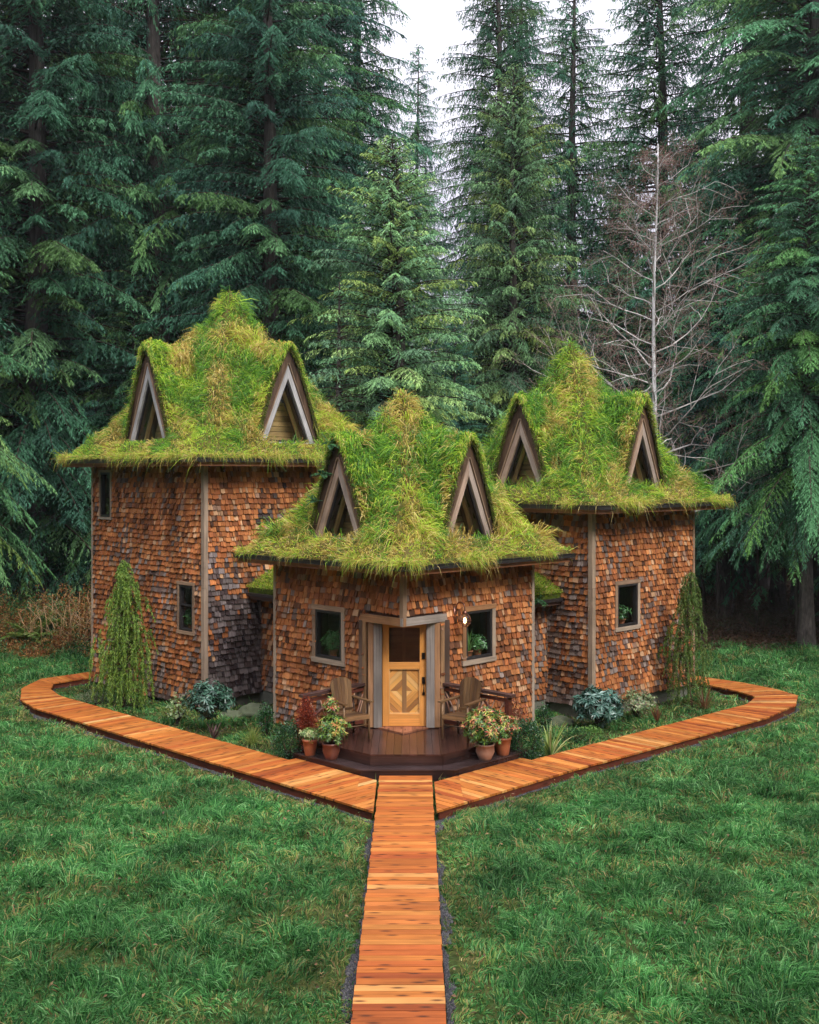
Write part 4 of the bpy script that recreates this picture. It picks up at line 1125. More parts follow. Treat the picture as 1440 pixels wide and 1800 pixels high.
# ------------------------------------------------------------------ plants
def bush(name, label, cat, loc, rx, ry, rz, n, L, W, pal, wts=None, up=.4, shell=.72, mat='leaf', stems=6, group=None, seed=1, z0=.0, stemc=(.10, .06, .035), inner=None):
    rs = RS(seed); r = empty(name, loc, label, cat, group)
    d = unit(rs.normal(size=(n, 3))); rad = rs.uniform(shell, 1, n) * (1 + .13 * wobble(d[:, 0] * 2, d[:, 1] * 2 + d[:, 2] * 3, 1.0, seed + 3))
    P = d * rad[:, None] * A(rx, ry, rz) + A(0, 0, rz + z0); kp = P[:, 2] > .01; P, d = P[kp], d[kp]; m = len(P)
    D = unit(d + Z * up + rs.normal(size=(m, 3)) * .5)
    S = Soup(); S.add(leaves(P, D, rs.uniform(.7, 1.2, m) * L, rs.uniform(.8, 1.15, m) * W, rs), pick(rs, m, pal, wts), 4)
    S.build('foliage', M[mat], r)
    if stems:
        g = G()
        for i in range(stems):
            a_ = rs.uniform(0, 6.28); e = A(math.cos(a_) * rx * .6, math.sin(a_) * ry * .6, z0 + rz * 1.2)
            g.tube([(0.02 * math.cos(a_), .02 * math.sin(a_), 0), e * A(.5, .5, .5) + rs.normal(size=3) * .02, e], [.014, .011, .006], 6, stemc)
        g.build('stem', M['bark'], r, smooth=True)
    return r
def whorl_bush(name, label, cat, loc, rx, ry, rz, nw, per, L, W, pal, wts=None, tips=None, tipf=0.0, droop=.1, mat='glossleaf', seed=1, z0=0.0, stems=9, group=None, root=None, tipmin=.55):
    rs = RS(seed); r = root or empty(name, loc, label, cat, group)
    d = unit(rs.normal(size=(nw, 3)) + A(0, 0, .35)); rad = rs.uniform(.55, 1, nw)
    P0 = d * rad[:, None] * A(rx, ry, rz) * (1 + .12 * wobble(d[:, 0] * 3, d[:, 2] * 3, 1, seed + 2))[:, None] + A(0, 0, rz + z0); kp = P0[:, 2] > z0 + .02; P0, d, rad = P0[kp], d[kp], rad[kp]; m = len(P0)
    ax = unit(d * .8 + Z * .7 + rs.normal(size=(m, 3)) * .3)
    i = np.repeat(np.arange(m), per); k = np.tile(np.arange(per), m); a_ = k * 2.4 + i * 1.1
    ux = unit(np.cross(ax, A(.3, .5, .8))); uy = np.cross(ax, ux); el = rs.uniform(-.25, .75, m * per)
    D = unit(ux[i] * np.cos(a_)[:, None] + uy[i] * np.sin(a_)[:, None] + ax[i] * el[:, None] - Z * droop)
    c = pick(rs, m * per, pal, wts)
    if tips is not None:
        top = (P0[:, 2] - z0) / (2 * rz); ist = (rs.rand(m) < tipf) & (rad > tipmin) & (top > .35); sel = ist[i] & (rs.rand(m * per) < .75); c[sel] = pick(rs, int(sel.sum()), tips)
    S = Soup(); S.add(leaves(P0[i] + ax[i] * .01, D, rs.uniform(.7, 1.15, m * per) * L, rs.uniform(.8, 1.1, m * per) * W, rs, N=ax[i] + rs.normal(size=(m * per, 3)) * .15, fold=.1), c, 4)
    S.build('foliage', M[mat], r)
    g = G()
    for j in rs.choice(m, min(stems, m), False):
        e = P0[j]; g.tube([(rs.normal() * .02, rs.normal() * .02, z0 * .8), e * A(.45, .45, .55) + A(0, 0, z0 * .3), e], [.014, .01, .005], 6, (.13, .08, .06))
    g.build('stem', M['bark'], r, smooth=True)
    return r
def sword_plant(name, label, cat, loc, n, L, W, pal, wts=None, spread=.8, seed=1, droop=.5, group=None, mat='leaf', root=None, z0=0):
    rs = RS(seed); r = root or empty(name, loc, label, cat, group)
    a_ = rs.uniform(0, 6.283, n); out = np.stack([np.cos(a_), np.sin(a_), 0 * a_], 1); sp = rs.uniform(.05, spread, n)[:, None]
    D1 = unit(Z + out * sp); LL = L * rs.uniform(.65, 1.1, n)
    V = []; F = []; C = []; seg = 5; S_ = unit(np.cross(D1, Z + .01)); p = out * .015 + Z * z0; pts = [p]
    D = D1
    for k in range(seg): p = p + D * (LL / seg)[:, None]; pts.append(p); D = unit(D - Z * droop * .28 * sp * (k + 1) * .5 + out * .06 * k)
    wd = [.6, 1, .95, .75, .45, .05]
    Vv = np.stack([np.stack([q - S_ * W * w_ / 2, q + S_ * W * w_ / 2], 1) for q, w_ in zip(pts, wd)], 1).reshape(n, -1, 3)
    b = (np.arange(n) * 12)[:, None, None]; f = np.array([[2 * k, 2 * k + 1, 2 * k + 3, 2 * k + 2] for k in range(seg)])[None]
    c = pick(rs, n, pal, wts)
    me = np_mesh('foliage', Vv.reshape(-1, 3), (b + f).reshape(-1, 4), np.repeat(c, 12, 0)); link('foliage', me, M[mat], r)
    return r
def pot(r, prof, mat, soil_r, soil_z, loc=(0, 0, 0)):
    g = G(); g.lathe(loc, prof, 28, (1, 1, 1)); g.build('pot', M[mat], r, smooth=True)
    g = G(); g.lathe(loc, [(.001, soil_z), (soil_r, soil_z)], 20, (1, 1, 1)); g.build('soil', M['soil'], r)
def potprof(rb, rt, h, belly=.03):
    return [(.001, 0), (rb, 0), (rb + .01, .01), ((rb + rt) / 2 + belly, h * .5), (rt, h * .86), (rt + .012, h * .88), (rt + .014, h), (rt - .012, h), (rt - .02, h * .85), (rb, .03)]

# potted shrubs on the step
PIER = [(.07, .17, .03), (.12, .25, .04), (.20, .34, .05), (.05, .11, .03)]; YT = [(.50, .50, .08), (.42, .48, .08), (.6, .5, .12), (.55, .22, .08)]; RT = [(.60, .13, .08), (.55, .2, .1), (.7, .35, .12), (.5, .45, .1)]
z = .25
r = empty('potted_shrub', (-1.42, 20.62, z), 'tall lime and red-tipped shrub in a round reddish brown pot left of the step', 'potted plant', 'potted shrubs beside the step'); pot(r, potprof(.10, .155, .30), 'potdark', .135, .26)
whorl_bush('', '', '', None, .30, .28, .24, 150, 9, .095, .022, PIER, [3, 4, 3, 2], YT, .55, seed=21, z0=.30, root=r, stems=12)
rs = RS(4); 
whorl_bush('', '', '', None, .13, .13, .22, 46, 9, .085, .02, PIER, [2, 3, 4, 1], RT, .55, seed=22, z0=.68, root=r, stems=5)
r = empty('potted_shrub', (-1.83, 20.92, z), 'small leafy trailing plant in an orange terracotta pot by the left boxwood', 'potted plant', 'potted shrubs beside the step'); pot(r, potprof(.085, .135, .30, .01), 'pottile', .115, .27)
whorl_bush('', '', '', None, .19, .18, .13, 90, 7, .06, .022, [(.16, .27, .06), (.25, .36, .1), (.10, .18, .04), (.5, .5, .2)], seed=23, z0=.24, root=r, stems=6, droop=.5)
r = empty('potted_shrub', (1.37, 20.60, z), 'bushy green and yellow shrub with pink tips in a pale clay pot', 'potted plant', 'potted shrubs beside the step'); pot(r, potprof(.10, .165, .29, .04), 'potclay', .14, .25)
whorl_bush('', '', '', None, .40, .38, .33, 260, 9, .095, .022, PIER, [4, 4, 2, 3], YT + RT, .5, seed=24, z0=.26, root=r, stems=14)
r = empty('potted_shrub', (1.72, 20.95, z), 'trailing shrub with reddish tips in a terracotta pot beside the right boxwood', 'potted plant', 'potted shrubs beside the step'); pot(r, potprof(.10, .15, .33, .01), 'pottile', .13, .29)
whorl_bush('', '', '', None, .30, .28, .22, 150, 8, .075, .02, [(.10, .2, .04), (.18, .28, .06), (.07, .13, .03)], None, RT, .55, seed=25, z0=.30, root=r, stems=8, droop=.35)

BOX = [(.018, .075, .025), (.03, .11, .03), (.05, .15, .045), (.012, .05, .02)]
bush('boxwood', 'clipped round dark green boxwood left of the step beside the terracotta pot', 'shrub', (-2.22, 21.35, 0), .37, .36, .40, 5200, .034, .022, BOX, seed=31, shell=.55, mat='glossleaf', group='round boxwoods beside the porch')
bush('boxwood', 'clipped round dark green boxwood right of the step beside the spiky plant', 'shrub', (2.18, 21.35, 0), .37, .36, .40, 5200, .034, .022, BOX, seed=32, shell=.55, mat='glossleaf', group='round boxwoods beside the porch')
bush('red_shrub', 'upright shrub of fine rust-red leaves behind the left pots', 'shrub', (-1.93, 21.27, .0), .20, .17, .56, 5600, .03, .018, [(.30, .05, .025), (.42, .09, .035), (.20, .03, .02), (.5, .22, .12), (.12, .025, .02)], [5, 4, 4, 1, 3], seed=33, shell=.3, z0=.15, stemc=(.2, .05, .03))
bush('red_shrub', 'loose reddish-leaved shrub behind the right railing post', 'shrub', (2.02, 21.75, .0), .25, .2, .48, 1500, .045, .018, [(.30, .07, .05), (.4, .15, .08), (.14, .12, .04), (.2, .04, .03)], seed=34, shell=.3, z0=.2)
YU = [(.16, .27, .05), (.30, .38, .10), (.52, .52, .22), (.10, .18, .04)]
sword_plant('spiky_plant', 'variegated spiky plant right of the right-hand boxwood', 'plant', (2.68, 21.65, 0), 46, .78, .032, YU, [3, 4, 3, 2], 1.0, 41, .5)
sword_plant('spiky_plant', 'pale spiky plant behind the left-hand boxwood', 'plant', (-2.1, 21.75, .1), 34, .75, .028, [(.25, .32, .12), (.45, .48, .25), (.14, .22, .07)], None, .95, 42, .3)
sword_plant('spiky_plant', 'dark purple spiky plant beside the left boardwalk', 'plant', (-3.98, 23.1, 0), 22, .42, .03, [(.10, .045, .05), (.16, .09, .08), (.12, .12, .06)], None, .8, 43, .3)
sword_plant('spiky_plant', 'reddish spiky plant in front of the right tower', 'plant', (5.42, 24.9, 0), 20, .42, .03, [(.30, .10, .05), (.22, .12, .05), (.15, .06, .04)], None, .7, 44, .3)
sword_plant('spiky_plant', 'brown-leaved plant under the weeping tree by the right boardwalk', 'plant', (6.75, 26.05, 0), 34, .62, .03, [(.20, .08, .04), (.28, .13, .06), (.12, .10, .04)], None, 1.2, 45, .6)
sword_plant('grass_clump', 'fine yellow-green grass clump between tower and left boxwood', 'plant', (-3.15, 22.75, 0), 210, .42, .009, [(.26, .33, .07), (.38, .38, .10), (.16, .25, .05)], None, 1.5, 46, 1.1)
RH = [(.045, .12, .075), (.07, .17, .105), (.03, .075, .05), (.12, .24, .17)]
whorl_bush('rhododendron', 'glossy rhododendron in front of the left tower corner', 'shrub', (-4.22, 23.95, 0), .50, .45, .37, 150, 9, .15, .048, RH, [3, 3, 3, 1.4], seed=51, z0=.32, droop=.25, stems=16)
whorl_bush('rhododendron', 'silvery glossy rhododendron in front of the right tower post', 'shrub', (3.98, 24.15, 0), .52, .46, .36, 150, 9, .17, .05, [(.05, .13, .095), (.09, .2, .15), (.035, .09, .06), (.2, .33, .27)], [3, 3, 2, 2], seed=52, z0=.16, droop=.35, stems=14)
whorl_bush('variegated_shrub', 'pale variegated shrub left of the glossy rhododendron', 'shrub', (-4.95, 24.3, 0), .28, .28, .30, 120, 8, .05, .022, [(.16, .26, .08), (.34, .42, .2), (.09, .17, .05)], seed=53, z0=.12)
whorl_bush('variegated_shrub', 'pale green mottled shrub below the right tower window', 'shrub', (5.0, 25.05, 0), .44, .38, .28, 260, 8, .055, .024, [(.15, .25, .08), (.36, .42, .22), (.08, .16, .05), (.26, .18, .1)], seed=54, z0=.1)
bush('low_shrub', 'low dark-leaved shrub between boxwood and spiky plant on the right', 'shrub', (3.35, 22.9, 0), .34, .26, .16, 900, .035, .02, BOX + [(.1, .19, .05)], seed=55, shell=.3)
bush('low_shrub', 'low yellow-green heather-like shrub in the left bed', 'shrub', (-5.15, 25.0, 0), .42, .3, .17, 1300, .04, .012, [(.2, .28, .05), (.32, .34, .08), (.1, .18, .04)], seed=56, shell=.3)
bush('low_shrub', 'climbing dark shrub at the foot of the front house left post', 'shrub', (-2.98, 23.6, 0), .18, .18, .34, 900, .045, .028, BOX, seed=57, shell=.3, mat='glossleaf')
bush('low_shrub', 'dark shrub at the foot of the front house right post', 'shrub', (2.82, 23.75, 0), .18, .18, .32, 800, .045, .028, BOX, seed=58, shell=.3, mat='glossleaf')
bush('low_shrub', 'small bright green shrub beside the right boardwalk', 'shrub', (3.7, 23.25, 0), .3, .25, .13, 900, .04, .02, [(.1, .22, .05), (.16, .3, .06)], seed=59, shell=.3)
bush('low_shrub', 'greyish feathery shrub under the left weeping tree', 'shrub', (-7.4, 26.75, 0), .5, .35, .16, 1200, .05, .012, [(.2, .25, .15), (.3, .33, .2), (.1, .16, .06)], seed=60, shell=.3)
# stones in the bed
for i, (x, y, s_, lb) in enumerate([(-3.45, 25.6, .42, 'large mossy boulder at the foot of the left link wall'), (-3.95, 25.35, .26, 'mossy stone left of the large boulder'), (3.25, 24.55, .3, 'mossy stone at the foot of the right link wall')]):
    rs = RS(70 + i); u_ = np.linspace(0, math.pi, 13); g = G(); V = []
    for th in u_:
        for k in range(20):
            ph = k * math.pi / 10; d_ = A(math.sin(th) * math.cos(ph), math.sin(th) * math.sin(ph), math.cos(th)); rr = 1 + .22 * float(wobble(d_[0] * 1.3 + i * 5, d_[1] * 1.3 + d_[2], 1.2, 71 + i)); V.append(d_ * rr * A(s_, s_ * .7, s_ * .5) + A(0, 0, s_ * .12))
    F = [(a_ * 20 + k, (a_ + 1) * 20 + k, (a_ + 1) * 20 + (k + 1) % 20, a_ * 20 + (k + 1) % 20) for a_ in range(12) for k in range(20)]
    g.add(V, F, (.2, .2, .15)); o = g.build('boulder', M['stone'], None, smooth=True); o.location = (x, y, 0); tag(o, lb, 'stone')

# weeping conifers
def weeping(label, loc, H, rmax, seed, n_st, pal, wts, lean=.15, sparse=1.0):
    rs = RS(seed); r = empty('weeping_conifer', loc, label, 'tree', 'weeping conifers against the tower walls')
    zs = np.linspace(0, 1, 10); tr = np.stack([lean * np.sin(zs * 3.2) * .5, .03 * np.sin(zs * 5), zs * H * .97], 1)
    g = G(); g.tube(tr, np.interp(zs, [0, 1], [.05, .012]), 8, (.12, .08, .05))
    S = Soup(); P = []; D = []; L = []
    nb = n_st
    for i in range(nb):
        f = rs.uniform(.10, 1) ** .85; z0 = f * H; a_ = rs.uniform(0, 6.283); a0 = a_ * .5; prof = rmax * (.12 + .88 * min(1, (1 - f) * 1.5)) * (.75 + .7 * float(wobble(f * 4.0, a0, 1, seed + 1)))
        rr = prof * rs.uniform(.2, 1) ** .7; bx = np.interp(f, zs, tr[:, 0])
        s0 = A(bx, 0, z0); e = s0 + A(math.cos(a_) * rr, math.sin(a_) * rr * .8, .10 * rr); hang = min(e[2] - .03, rs.uniform(.25, .75) * (.4 + .7 * (1 - f)) + .12)
        if i % 4 == 0: g.tube([s0, (s0 + e) / 2 + A(0, 0, .06), e], [.012, .009, .005], 5, (.12, .08, .05))
        tip = e + A(math.cos(a_) * .08 + rs.normal() * .04, math.sin(a_) * .08, -hang)
        m = int(hang / .006 * sparse) + 6; t_ = rs.rand(m); mid = e + A(math.cos(a_) * .06, math.sin(a_) * .06, -hang * .3)
        p = ((1 - t_) ** 2)[:, None] * e + (2 * t_ * (1 - t_))[:, None] * mid + (t_ ** 2)[:, None] * tip
        P.append(p); D.append(unit(rs.normal(size=(m, 3)) * .55 - Z * 1.1)); L.append(rs.uniform(.04, .085, m))
        m = int(rr / .03) + 2; t_ = rs.rand(m); P.append(s0 + (e - s0) * t_[:, None]); D.append(unit(rs.normal(size=(m, 3)) * .6 - Z * .8)); L.append(rs.uniform(.05, .12, m))
    P = np.vstack(P); D = np.vstack(D); L = np.concatenate(L); n = len(P)
    S.add(leaves(P, D, L, .014, rs), pick(rs, n, pal, wts, .25), 4)
    S.build('foliage', M['leaf'], r); g.build('trunk', M['bark'], r, smooth=True)
weeping('dense yellow-green weeping conifer against the left tower', (-6.62, 26.3, 0), 3.45, .82, 81, 380, [(.16, .30, .045), (.26, .40, .06), (.08, .16, .03), (.34, .44, .09)], [4, 4, 3, 2])
weeping('thin sparse weeping conifer at the right tower corner', (6.55, 26.45, 0), 3.15, .78, 82, 200, [(.11, .2, .035), (.17, .27, .05), (.07, .13, .03), (.2, .2, .06)], [4, 4, 3, 1], -.22, .75)
# ferns on the roofs
def fern(label, loc, n, L, seed, pal=((.05, .17, .06), (.09, .25, .08), (.04, .11, .05)), spread=1.1, group=None, name='fern'):
    rs = RS(seed); r = empty(name, loc, label, 'fern', group); P = []; D = []; LL = []
    for i in range(n):
        a_ = rs.uniform(0, 6.283); o_ = A(math.cos(a_), math.sin(a_), 0); sp = rs.uniform(.3, spread); l = L * rs.uniform(.7, 1.1); p = A(0, 0, 0); d = unit(Z + o_ * sp)
        sd = A(-math.sin(a_), math.cos(a_), 0)
        for k in range(26):
            p = p + d * l / 26; d = unit(d - Z * .055 * sp + o_ * .02); f = math.sin(math.pi * min(1, (k + 3) / 29)) * .28 * l
            for s in (-1, 1): P.append(p.copy()); D.append(sd * s + d * .35 - Z * .15); LL.append(f)
    P = np.array(P); D = np.array(D); LL = np.array(LL); S = Soup(); S.add(leaves(P, D, LL, np.maximum(.016, L * .03), rs), pick(rs, len(P), pal), 4); S.build('frond', M['leaf'], r); return r
zpk = hl['ze'] + hl['H']
fern('tiny fern growing on the peak of the left tower roof', (-4.75, 29.4, zpk + .02), 7, .26, 91)
for i, (du, dz, L_) in enumerate([(0, 0, .34), (.10, -.55, .30), (.16, -1.05, .24)]):
    p = P2(hf['C'], NL, hf['a'] + .06, -.12 - .45 * i * .55) ; fern(['fern hanging at the top of the front roof left dormer', 'fern hanging halfway down the left edge of the front roof left dormer', 'small fern low on the left edge of the front roof left dormer'][i], (p[0] - .0, p[1] - .02, 5.98 + dz - .05 * i), 9, L_, 92 + i, spread=1.6)
fern('fern hanging from the small link roof beside the front house right post', (2.83, 25.0, 2.62), 9, .34, 97, spread=1.7)
# indoor plants behind the panes
def indoor(label, base, kind, seed, group=None):
    r = empty('houseplant', base, label, 'houseplant', group)
    pot(r, potprof(.06, .09, .15, 0), 'pottile', .075, .13)
    if kind == 'fern':
        rs = RS(seed); bushp = whorl_bush('', '', '', None, .24, .2, .2, 110, 8, .09, .016, [(.07, .2, .05), (.12, .28, .08)], seed=seed, z0=.12, root=r, stems=5, droop=.3, mat='leaf')
    elif kind == 'blade': sword_plant('', '', '', None, 14, .5, .022, [(.14, .3, .07), (.25, .4, .12)], None, .7, seed, .5, root=r, z0=.12)
    else: whorl_bush('', '', '', None, .2, .18, .16, 34, 6, .12, .04, [(.06, .18, .05), (.12, .28, .09)], seed=seed, z0=.14, root=r, stems=8, droop=.4)
def sill(h, n, s, z, d=.3): p = P2(h['C'], n, h['a'] - d + .06, s); return (p[0], p[1], z)
G_ = CG()
for h, n, s, zc_, L in ((hf, NL, -.18, 1.63, 1.0), (hf, NR, .19, 1.64, 1.0), (hr, NR, -.77, 1.93, .8), (hl, NL, 1.80, 1.74, .6)):
    G_.box(h['C'] + n * (h['a'] - .32) + tang(n) * s + Z * (zc_ - .02), (L, .38, .035), rot_of(n), (.3, .17, .08))
G_.build('window_shelf', M['inside'], cottage)
indoor('leafy fern in a pot behind the window left of the door', sill(hf, NL, -.36, 1.66, .3), 'fern', 201)
indoor('broad-leaved houseplant in a clay pot behind the window beside the lamp', sill(hf, NR, .48, 1.66, .3), 'leaf', 202)
indoor('small bladed houseplant behind the lower left of the window beside the lamp', sill(hf, NR, .14, 1.66, .26), 'blade', 203)
indoor('houseplant behind the window of the right tower', sill(hr, NR, -.62, 1.93, .28), 'leaf', 204)
indoor('small houseplant behind the low sash window of the left tower', sill(hl, NL, 1.62, 1.74, .28), 'fern', 205)
# ------------------------------------------------------------------ conifers
def crown(seed, H, cb, R, nbr, twig_step, leaf_step, droop=.45, rise=.25, hang=.35, gap=0.0, tint=(1, 1, 1), leafL=.17, leafW=.032, top=.9, dead=0.0, shape=.75, tmax=.75):
    """returns V,F,C of a conifer crown: boughs with side twigs carrying needle sprays"""
    rs = RS(seed); f = np.sort(rs.rand(nbr) ** .9); z0 = cb + (H - cb) * f
    az = np.arange(nbr) * 2.39996 + rs.uniform(-.4, .4, nbr)
    prof = np.minimum(1, (1 - f) ** shape * 1.15 + .02) * np.minimum(1, .72 + f * 2.2)
    clump = 1 + .22 * wobble(az / 6.283 * 3, z0, 2.2, seed + 1, 2)
    L = R * prof * rs.uniform(.62, 1.12, nbr) * clump + .12
    if gap: 
        kp = rs.rand(nbr) > gap * (.6 + .8 * np.clip(wobble(az / 6.283 * 2, z0, 3.5, seed + 2, 2) + .5, 0, 1)); z0, az, L, f = z0[kp], az[kp], L[kp], f[kp]; nbr = len(L)
    bd = np.stack([np.cos(az), np.sin(az), 0 * az], 1); sd = np.stack([-np.sin(az), np.cos(az), 0 * az], 1)
    up = rise * (0.2 + f * 1.4) + rs.uniform(-.08, .08, nbr); dr = droop * (1.25 - .75 * f) + rs.uniform(-.1, .1, nbr)
    def bpos(b, t):
        return np.stack([bd[b, 0] * L[b] * t, bd[b, 1] * L[b] * t, z0[b] + L[b] * (up[b] * t - dr[b] * t * t)], 1)
    def bslope(b, t): return up[b] - 2 * dr[b] * t
    # boughs as thin flat wood
    tt = np.linspace(0, 1, 6); V = []; F = []; C = []; nv = 0
    ptsb = [bpos(np.arange(nbr), np.full(nbr, t)) for t in tt]
    W = .035 + .012 * L
    Vb = np.stack([np.stack([p - sd * (W * (1 - t * .85))[:, None] * .5, p + sd * (W * (1 - t * .85))[:, None] * .5, p - Z * (W * (1 - t * .85))[:, None]], 1) for p, t in zip(ptsb, tt)], 1).reshape(nbr, 18, 3)
    fb = []
    for k in range(5):
        for a_, b_ in ((0, 1), (1, 2), (2, 0)): fb += [(3 * k + a_, 3 * k + b_, 3 * k + 3 + b_), (3 * k + a_, 3 * k + 3 + b_, 3 * k + 3 + a_)]
    Fb = (np.arange(nbr) * 18)[:, None, None] + np.array(fb)[None]
    V.append(Vb.reshape(-1, 3)); F.append(Fb.reshape(-1, 3)); C.append(np.tile(A(.07, .05, .04), (nbr * 18, 1))); nv = nbr * 18
    # twigs
    nt = np.maximum(4, (L / twig_step).astype(int) * 2); b = np.repeat(np.arange(nbr), nt); n = len(b)
    t = rs.uniform(.10, 1.0, n) ** .85; side = rs.choice([-1, 1], n)
    tl = (.14 + .24 * L[b]) * (1.05 - .8 * t) * rs.uniform(.6, 1.15, n); tl = np.clip(tl, .12, tmax)
    P0 = bpos(b, t); sl = bslope(b, t); ang = np.radians(rs.uniform(35, 75, n)); ang = np.where(t > .93, ang * .3, ang)
    TD = unit(bd[b] * np.cos(ang)[:, None] + sd[b] * (side * np.sin(ang))[:, None] + Z * (sl * .6 - hang * rs.uniform(.3, 1.3, n))[:, None])
    curl = hang * rs.uniform(.3, 1.1, n)
    # needle sprays
    nl = np.maximum(3, (tl / leaf_step).astype(int)); k = np.repeat(np.arange(n), nl); m = len(k)
    s = rs.rand(m); P = P0[k] + TD[k] * (tl[k] * s)[:, None] - Z * (curl[k] * tl[k] * s * s)[:, None]
    sgn = rs.choice([-1, 1], m); perp = unit(np.cross(TD, Z)); 
    D = unit(TD[k] * .8 + perp[k] * (sgn * rs.uniform(.2, .9, m))[:, None] - Z * (curl[k] * (.3 + s) + rs.uniform(0, .35, m))[:, None] + rs.normal(size=(m, 3)) * .12)
    ll = leafL * .68 * rs.uniform(.6, 1.25, m) * (1.1 - .35 * s)
    V1, F1 = spikes(P, D, ll, leafW * .8 * rs.uniform(.7, 1.3, m), rs)
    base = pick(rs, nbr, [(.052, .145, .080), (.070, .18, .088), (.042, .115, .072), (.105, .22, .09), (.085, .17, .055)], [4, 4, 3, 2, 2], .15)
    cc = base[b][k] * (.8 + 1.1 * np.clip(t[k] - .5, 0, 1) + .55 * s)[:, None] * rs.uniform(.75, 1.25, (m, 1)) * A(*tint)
    if dead: dd = rs.rand(m) < dead; cc[dd] = A(.13, .085, .05) * rs.uniform(.6, 1.2, (int(dd.sum()), 1))
    V.append(V1); F.append(F1 + nv); C.append(np.repeat(cc, 3, 0))
    return np.vstack(V), np.vstack(F), np.vstack(C)
def trunk_mesh(seed, H, r0, col=(.10, .085, .075), pale=False):
    rs = RS(seed); z = np.linspace(0, H, 14); g = G()
    pts = np.stack([.10 * np.sin(z * .23 + seed), .10 * np.cos(z * .19 + seed) - .1, z], 1); pts[0, :2] *= .0
    g.tube(pts, np.interp(z, [0, .6, H], [r0 * 1.35, r0, .02]), 10, col)
    for i in range(16):   # dead stubs
        a_ = rs.uniform(0, 6.28); zz = rs.uniform(.08, .5) * H; l = rs.uniform(.4, 1.6); p = A(np.interp(zz, z, pts[:, 0]), np.interp(zz, z, pts[:, 1]), zz)
        g.tube([p, p + A(math.cos(a_) * l, math.sin(a_) * l, -l * .25)], [.02, .006], 4, col)
    V = np.vstack(g.V)
    me = bpy.data.meshes.new('trunk'); me.from_pydata(V.tolist(), [], g.F)
    c = np.ones((len(V), 4), np.float32); c[:, :3] = np.vstack(g.C); me.attributes.new('Col', 'FLOAT_COLOR', 'POINT').data.foreach_set('color', c.ravel())
    me.attributes.new('bc', 'FLOAT_VECTOR', 'POINT').data.foreach_set('vector', np.vstack(g.B).astype(np.float32).ravel())
    me.materials.append(M['bark']); return me
KIND = {
 'wide': dict(H=26, cb=2.0, R=4.3, nbr=620, twig_step=.075, leaf_step=.042, droop=.5, hang=.35, gap=.14, leafL=.2, leafW=.042, shape=.6),
 'wide2': dict(H=26, cb=1.2, R=3.9, nbr=640, twig_step=.075, leaf_step=.042, droop=.36, hang=.5, gap=.16, leafL=.2, leafW=.042, shape=.6),
 'open': dict(H=31, cb=6.5, R=3.7, nbr=560, twig_step=.08, leaf_step=.045, droop=.26, hang=.95, gap=.30, rise=.15, leafL=.2, leafW=.042, shape=.6),
 'open2': dict(H=31, cb=5.0, R=3.3, nbr=560, twig_step=.08, leaf_step=.045, droop=.3, hang=1.1, gap=.28, rise=.1, leafL=.2, leafW=.042, shape=.6),
 'light': dict(H=16.4, cb=.8, R=3.1, nbr=520, twig_step=.065, leaf_step=.036, droop=.55, hang=.6, gap=.05, tint=(2.7, 1.85, 1.6), leafL=.16, leafW=.028, shape=.62, rise=.45),
 'slim': dict(H=12, cb=1.2, R=1.5, nbr=170, twig_step=.09, leaf_step=.05, droop=.4, hang=.5, gap=.1, tint=(1.35, 1.05, .75), leafL=.12, leafW=.02, dead=.12),
 'small': dict(H=14, cb=.4, R=3.4, nbr=420, twig_step=.08, leaf_step=.045, droop=.42, hang=.4, gap=.05, leafL=.19, leafW=.04),
 'raised': dict(H=14, cb=3.6, R=3.6, nbr=380, twig_step=.08, leaf_step=.045, droop=.5, hang=.45, gap=.05, leafL=.19, leafW=.04),
 'bough': dict(H=18, cb=4.6, R=4.8, nbr=420, twig_step=.07, leaf_step=.04, droop=.5, hang=.4, gap=.05, tint=(1.25, 1.15, .9), leafL=.18, leafW=.032),
}
CR = {}
for i, (kname, kw) in enumerate(KIND.items()):
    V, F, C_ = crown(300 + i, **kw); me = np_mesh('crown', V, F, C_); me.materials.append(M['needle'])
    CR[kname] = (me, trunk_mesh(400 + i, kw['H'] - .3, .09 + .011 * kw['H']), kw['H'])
ntree = 0
def conifer(px, Y, ztop, kind, label, group=None, rad=1.0, cat='tree', name='conifer'):
    """px: column in the photograph the trunk stands in (only used to place it on the ground)"""
    global ntree
    X = (px - 720) / 2000. * Y; me, tm, H = CR[kind]; z0 = float(gz(np.array(X), np.array(Y))) - .1; s = (ztop - z0) / H
    r = empty(name, (X, Y, z0), label, cat, group, rz=(ntree * 2.1) % 6.283); ntree += 1
    r.scale = (s * rad, s * rad, s)
    for nm, m_ in (('crown', me), ('trunk', tm)):
        o = bpy.data.objects.new(nm, m_); COL.objects.link(o); o.parent = r
    return r
def zt(py, Y): return CAMZ + (835 - py) * Y / 2000.
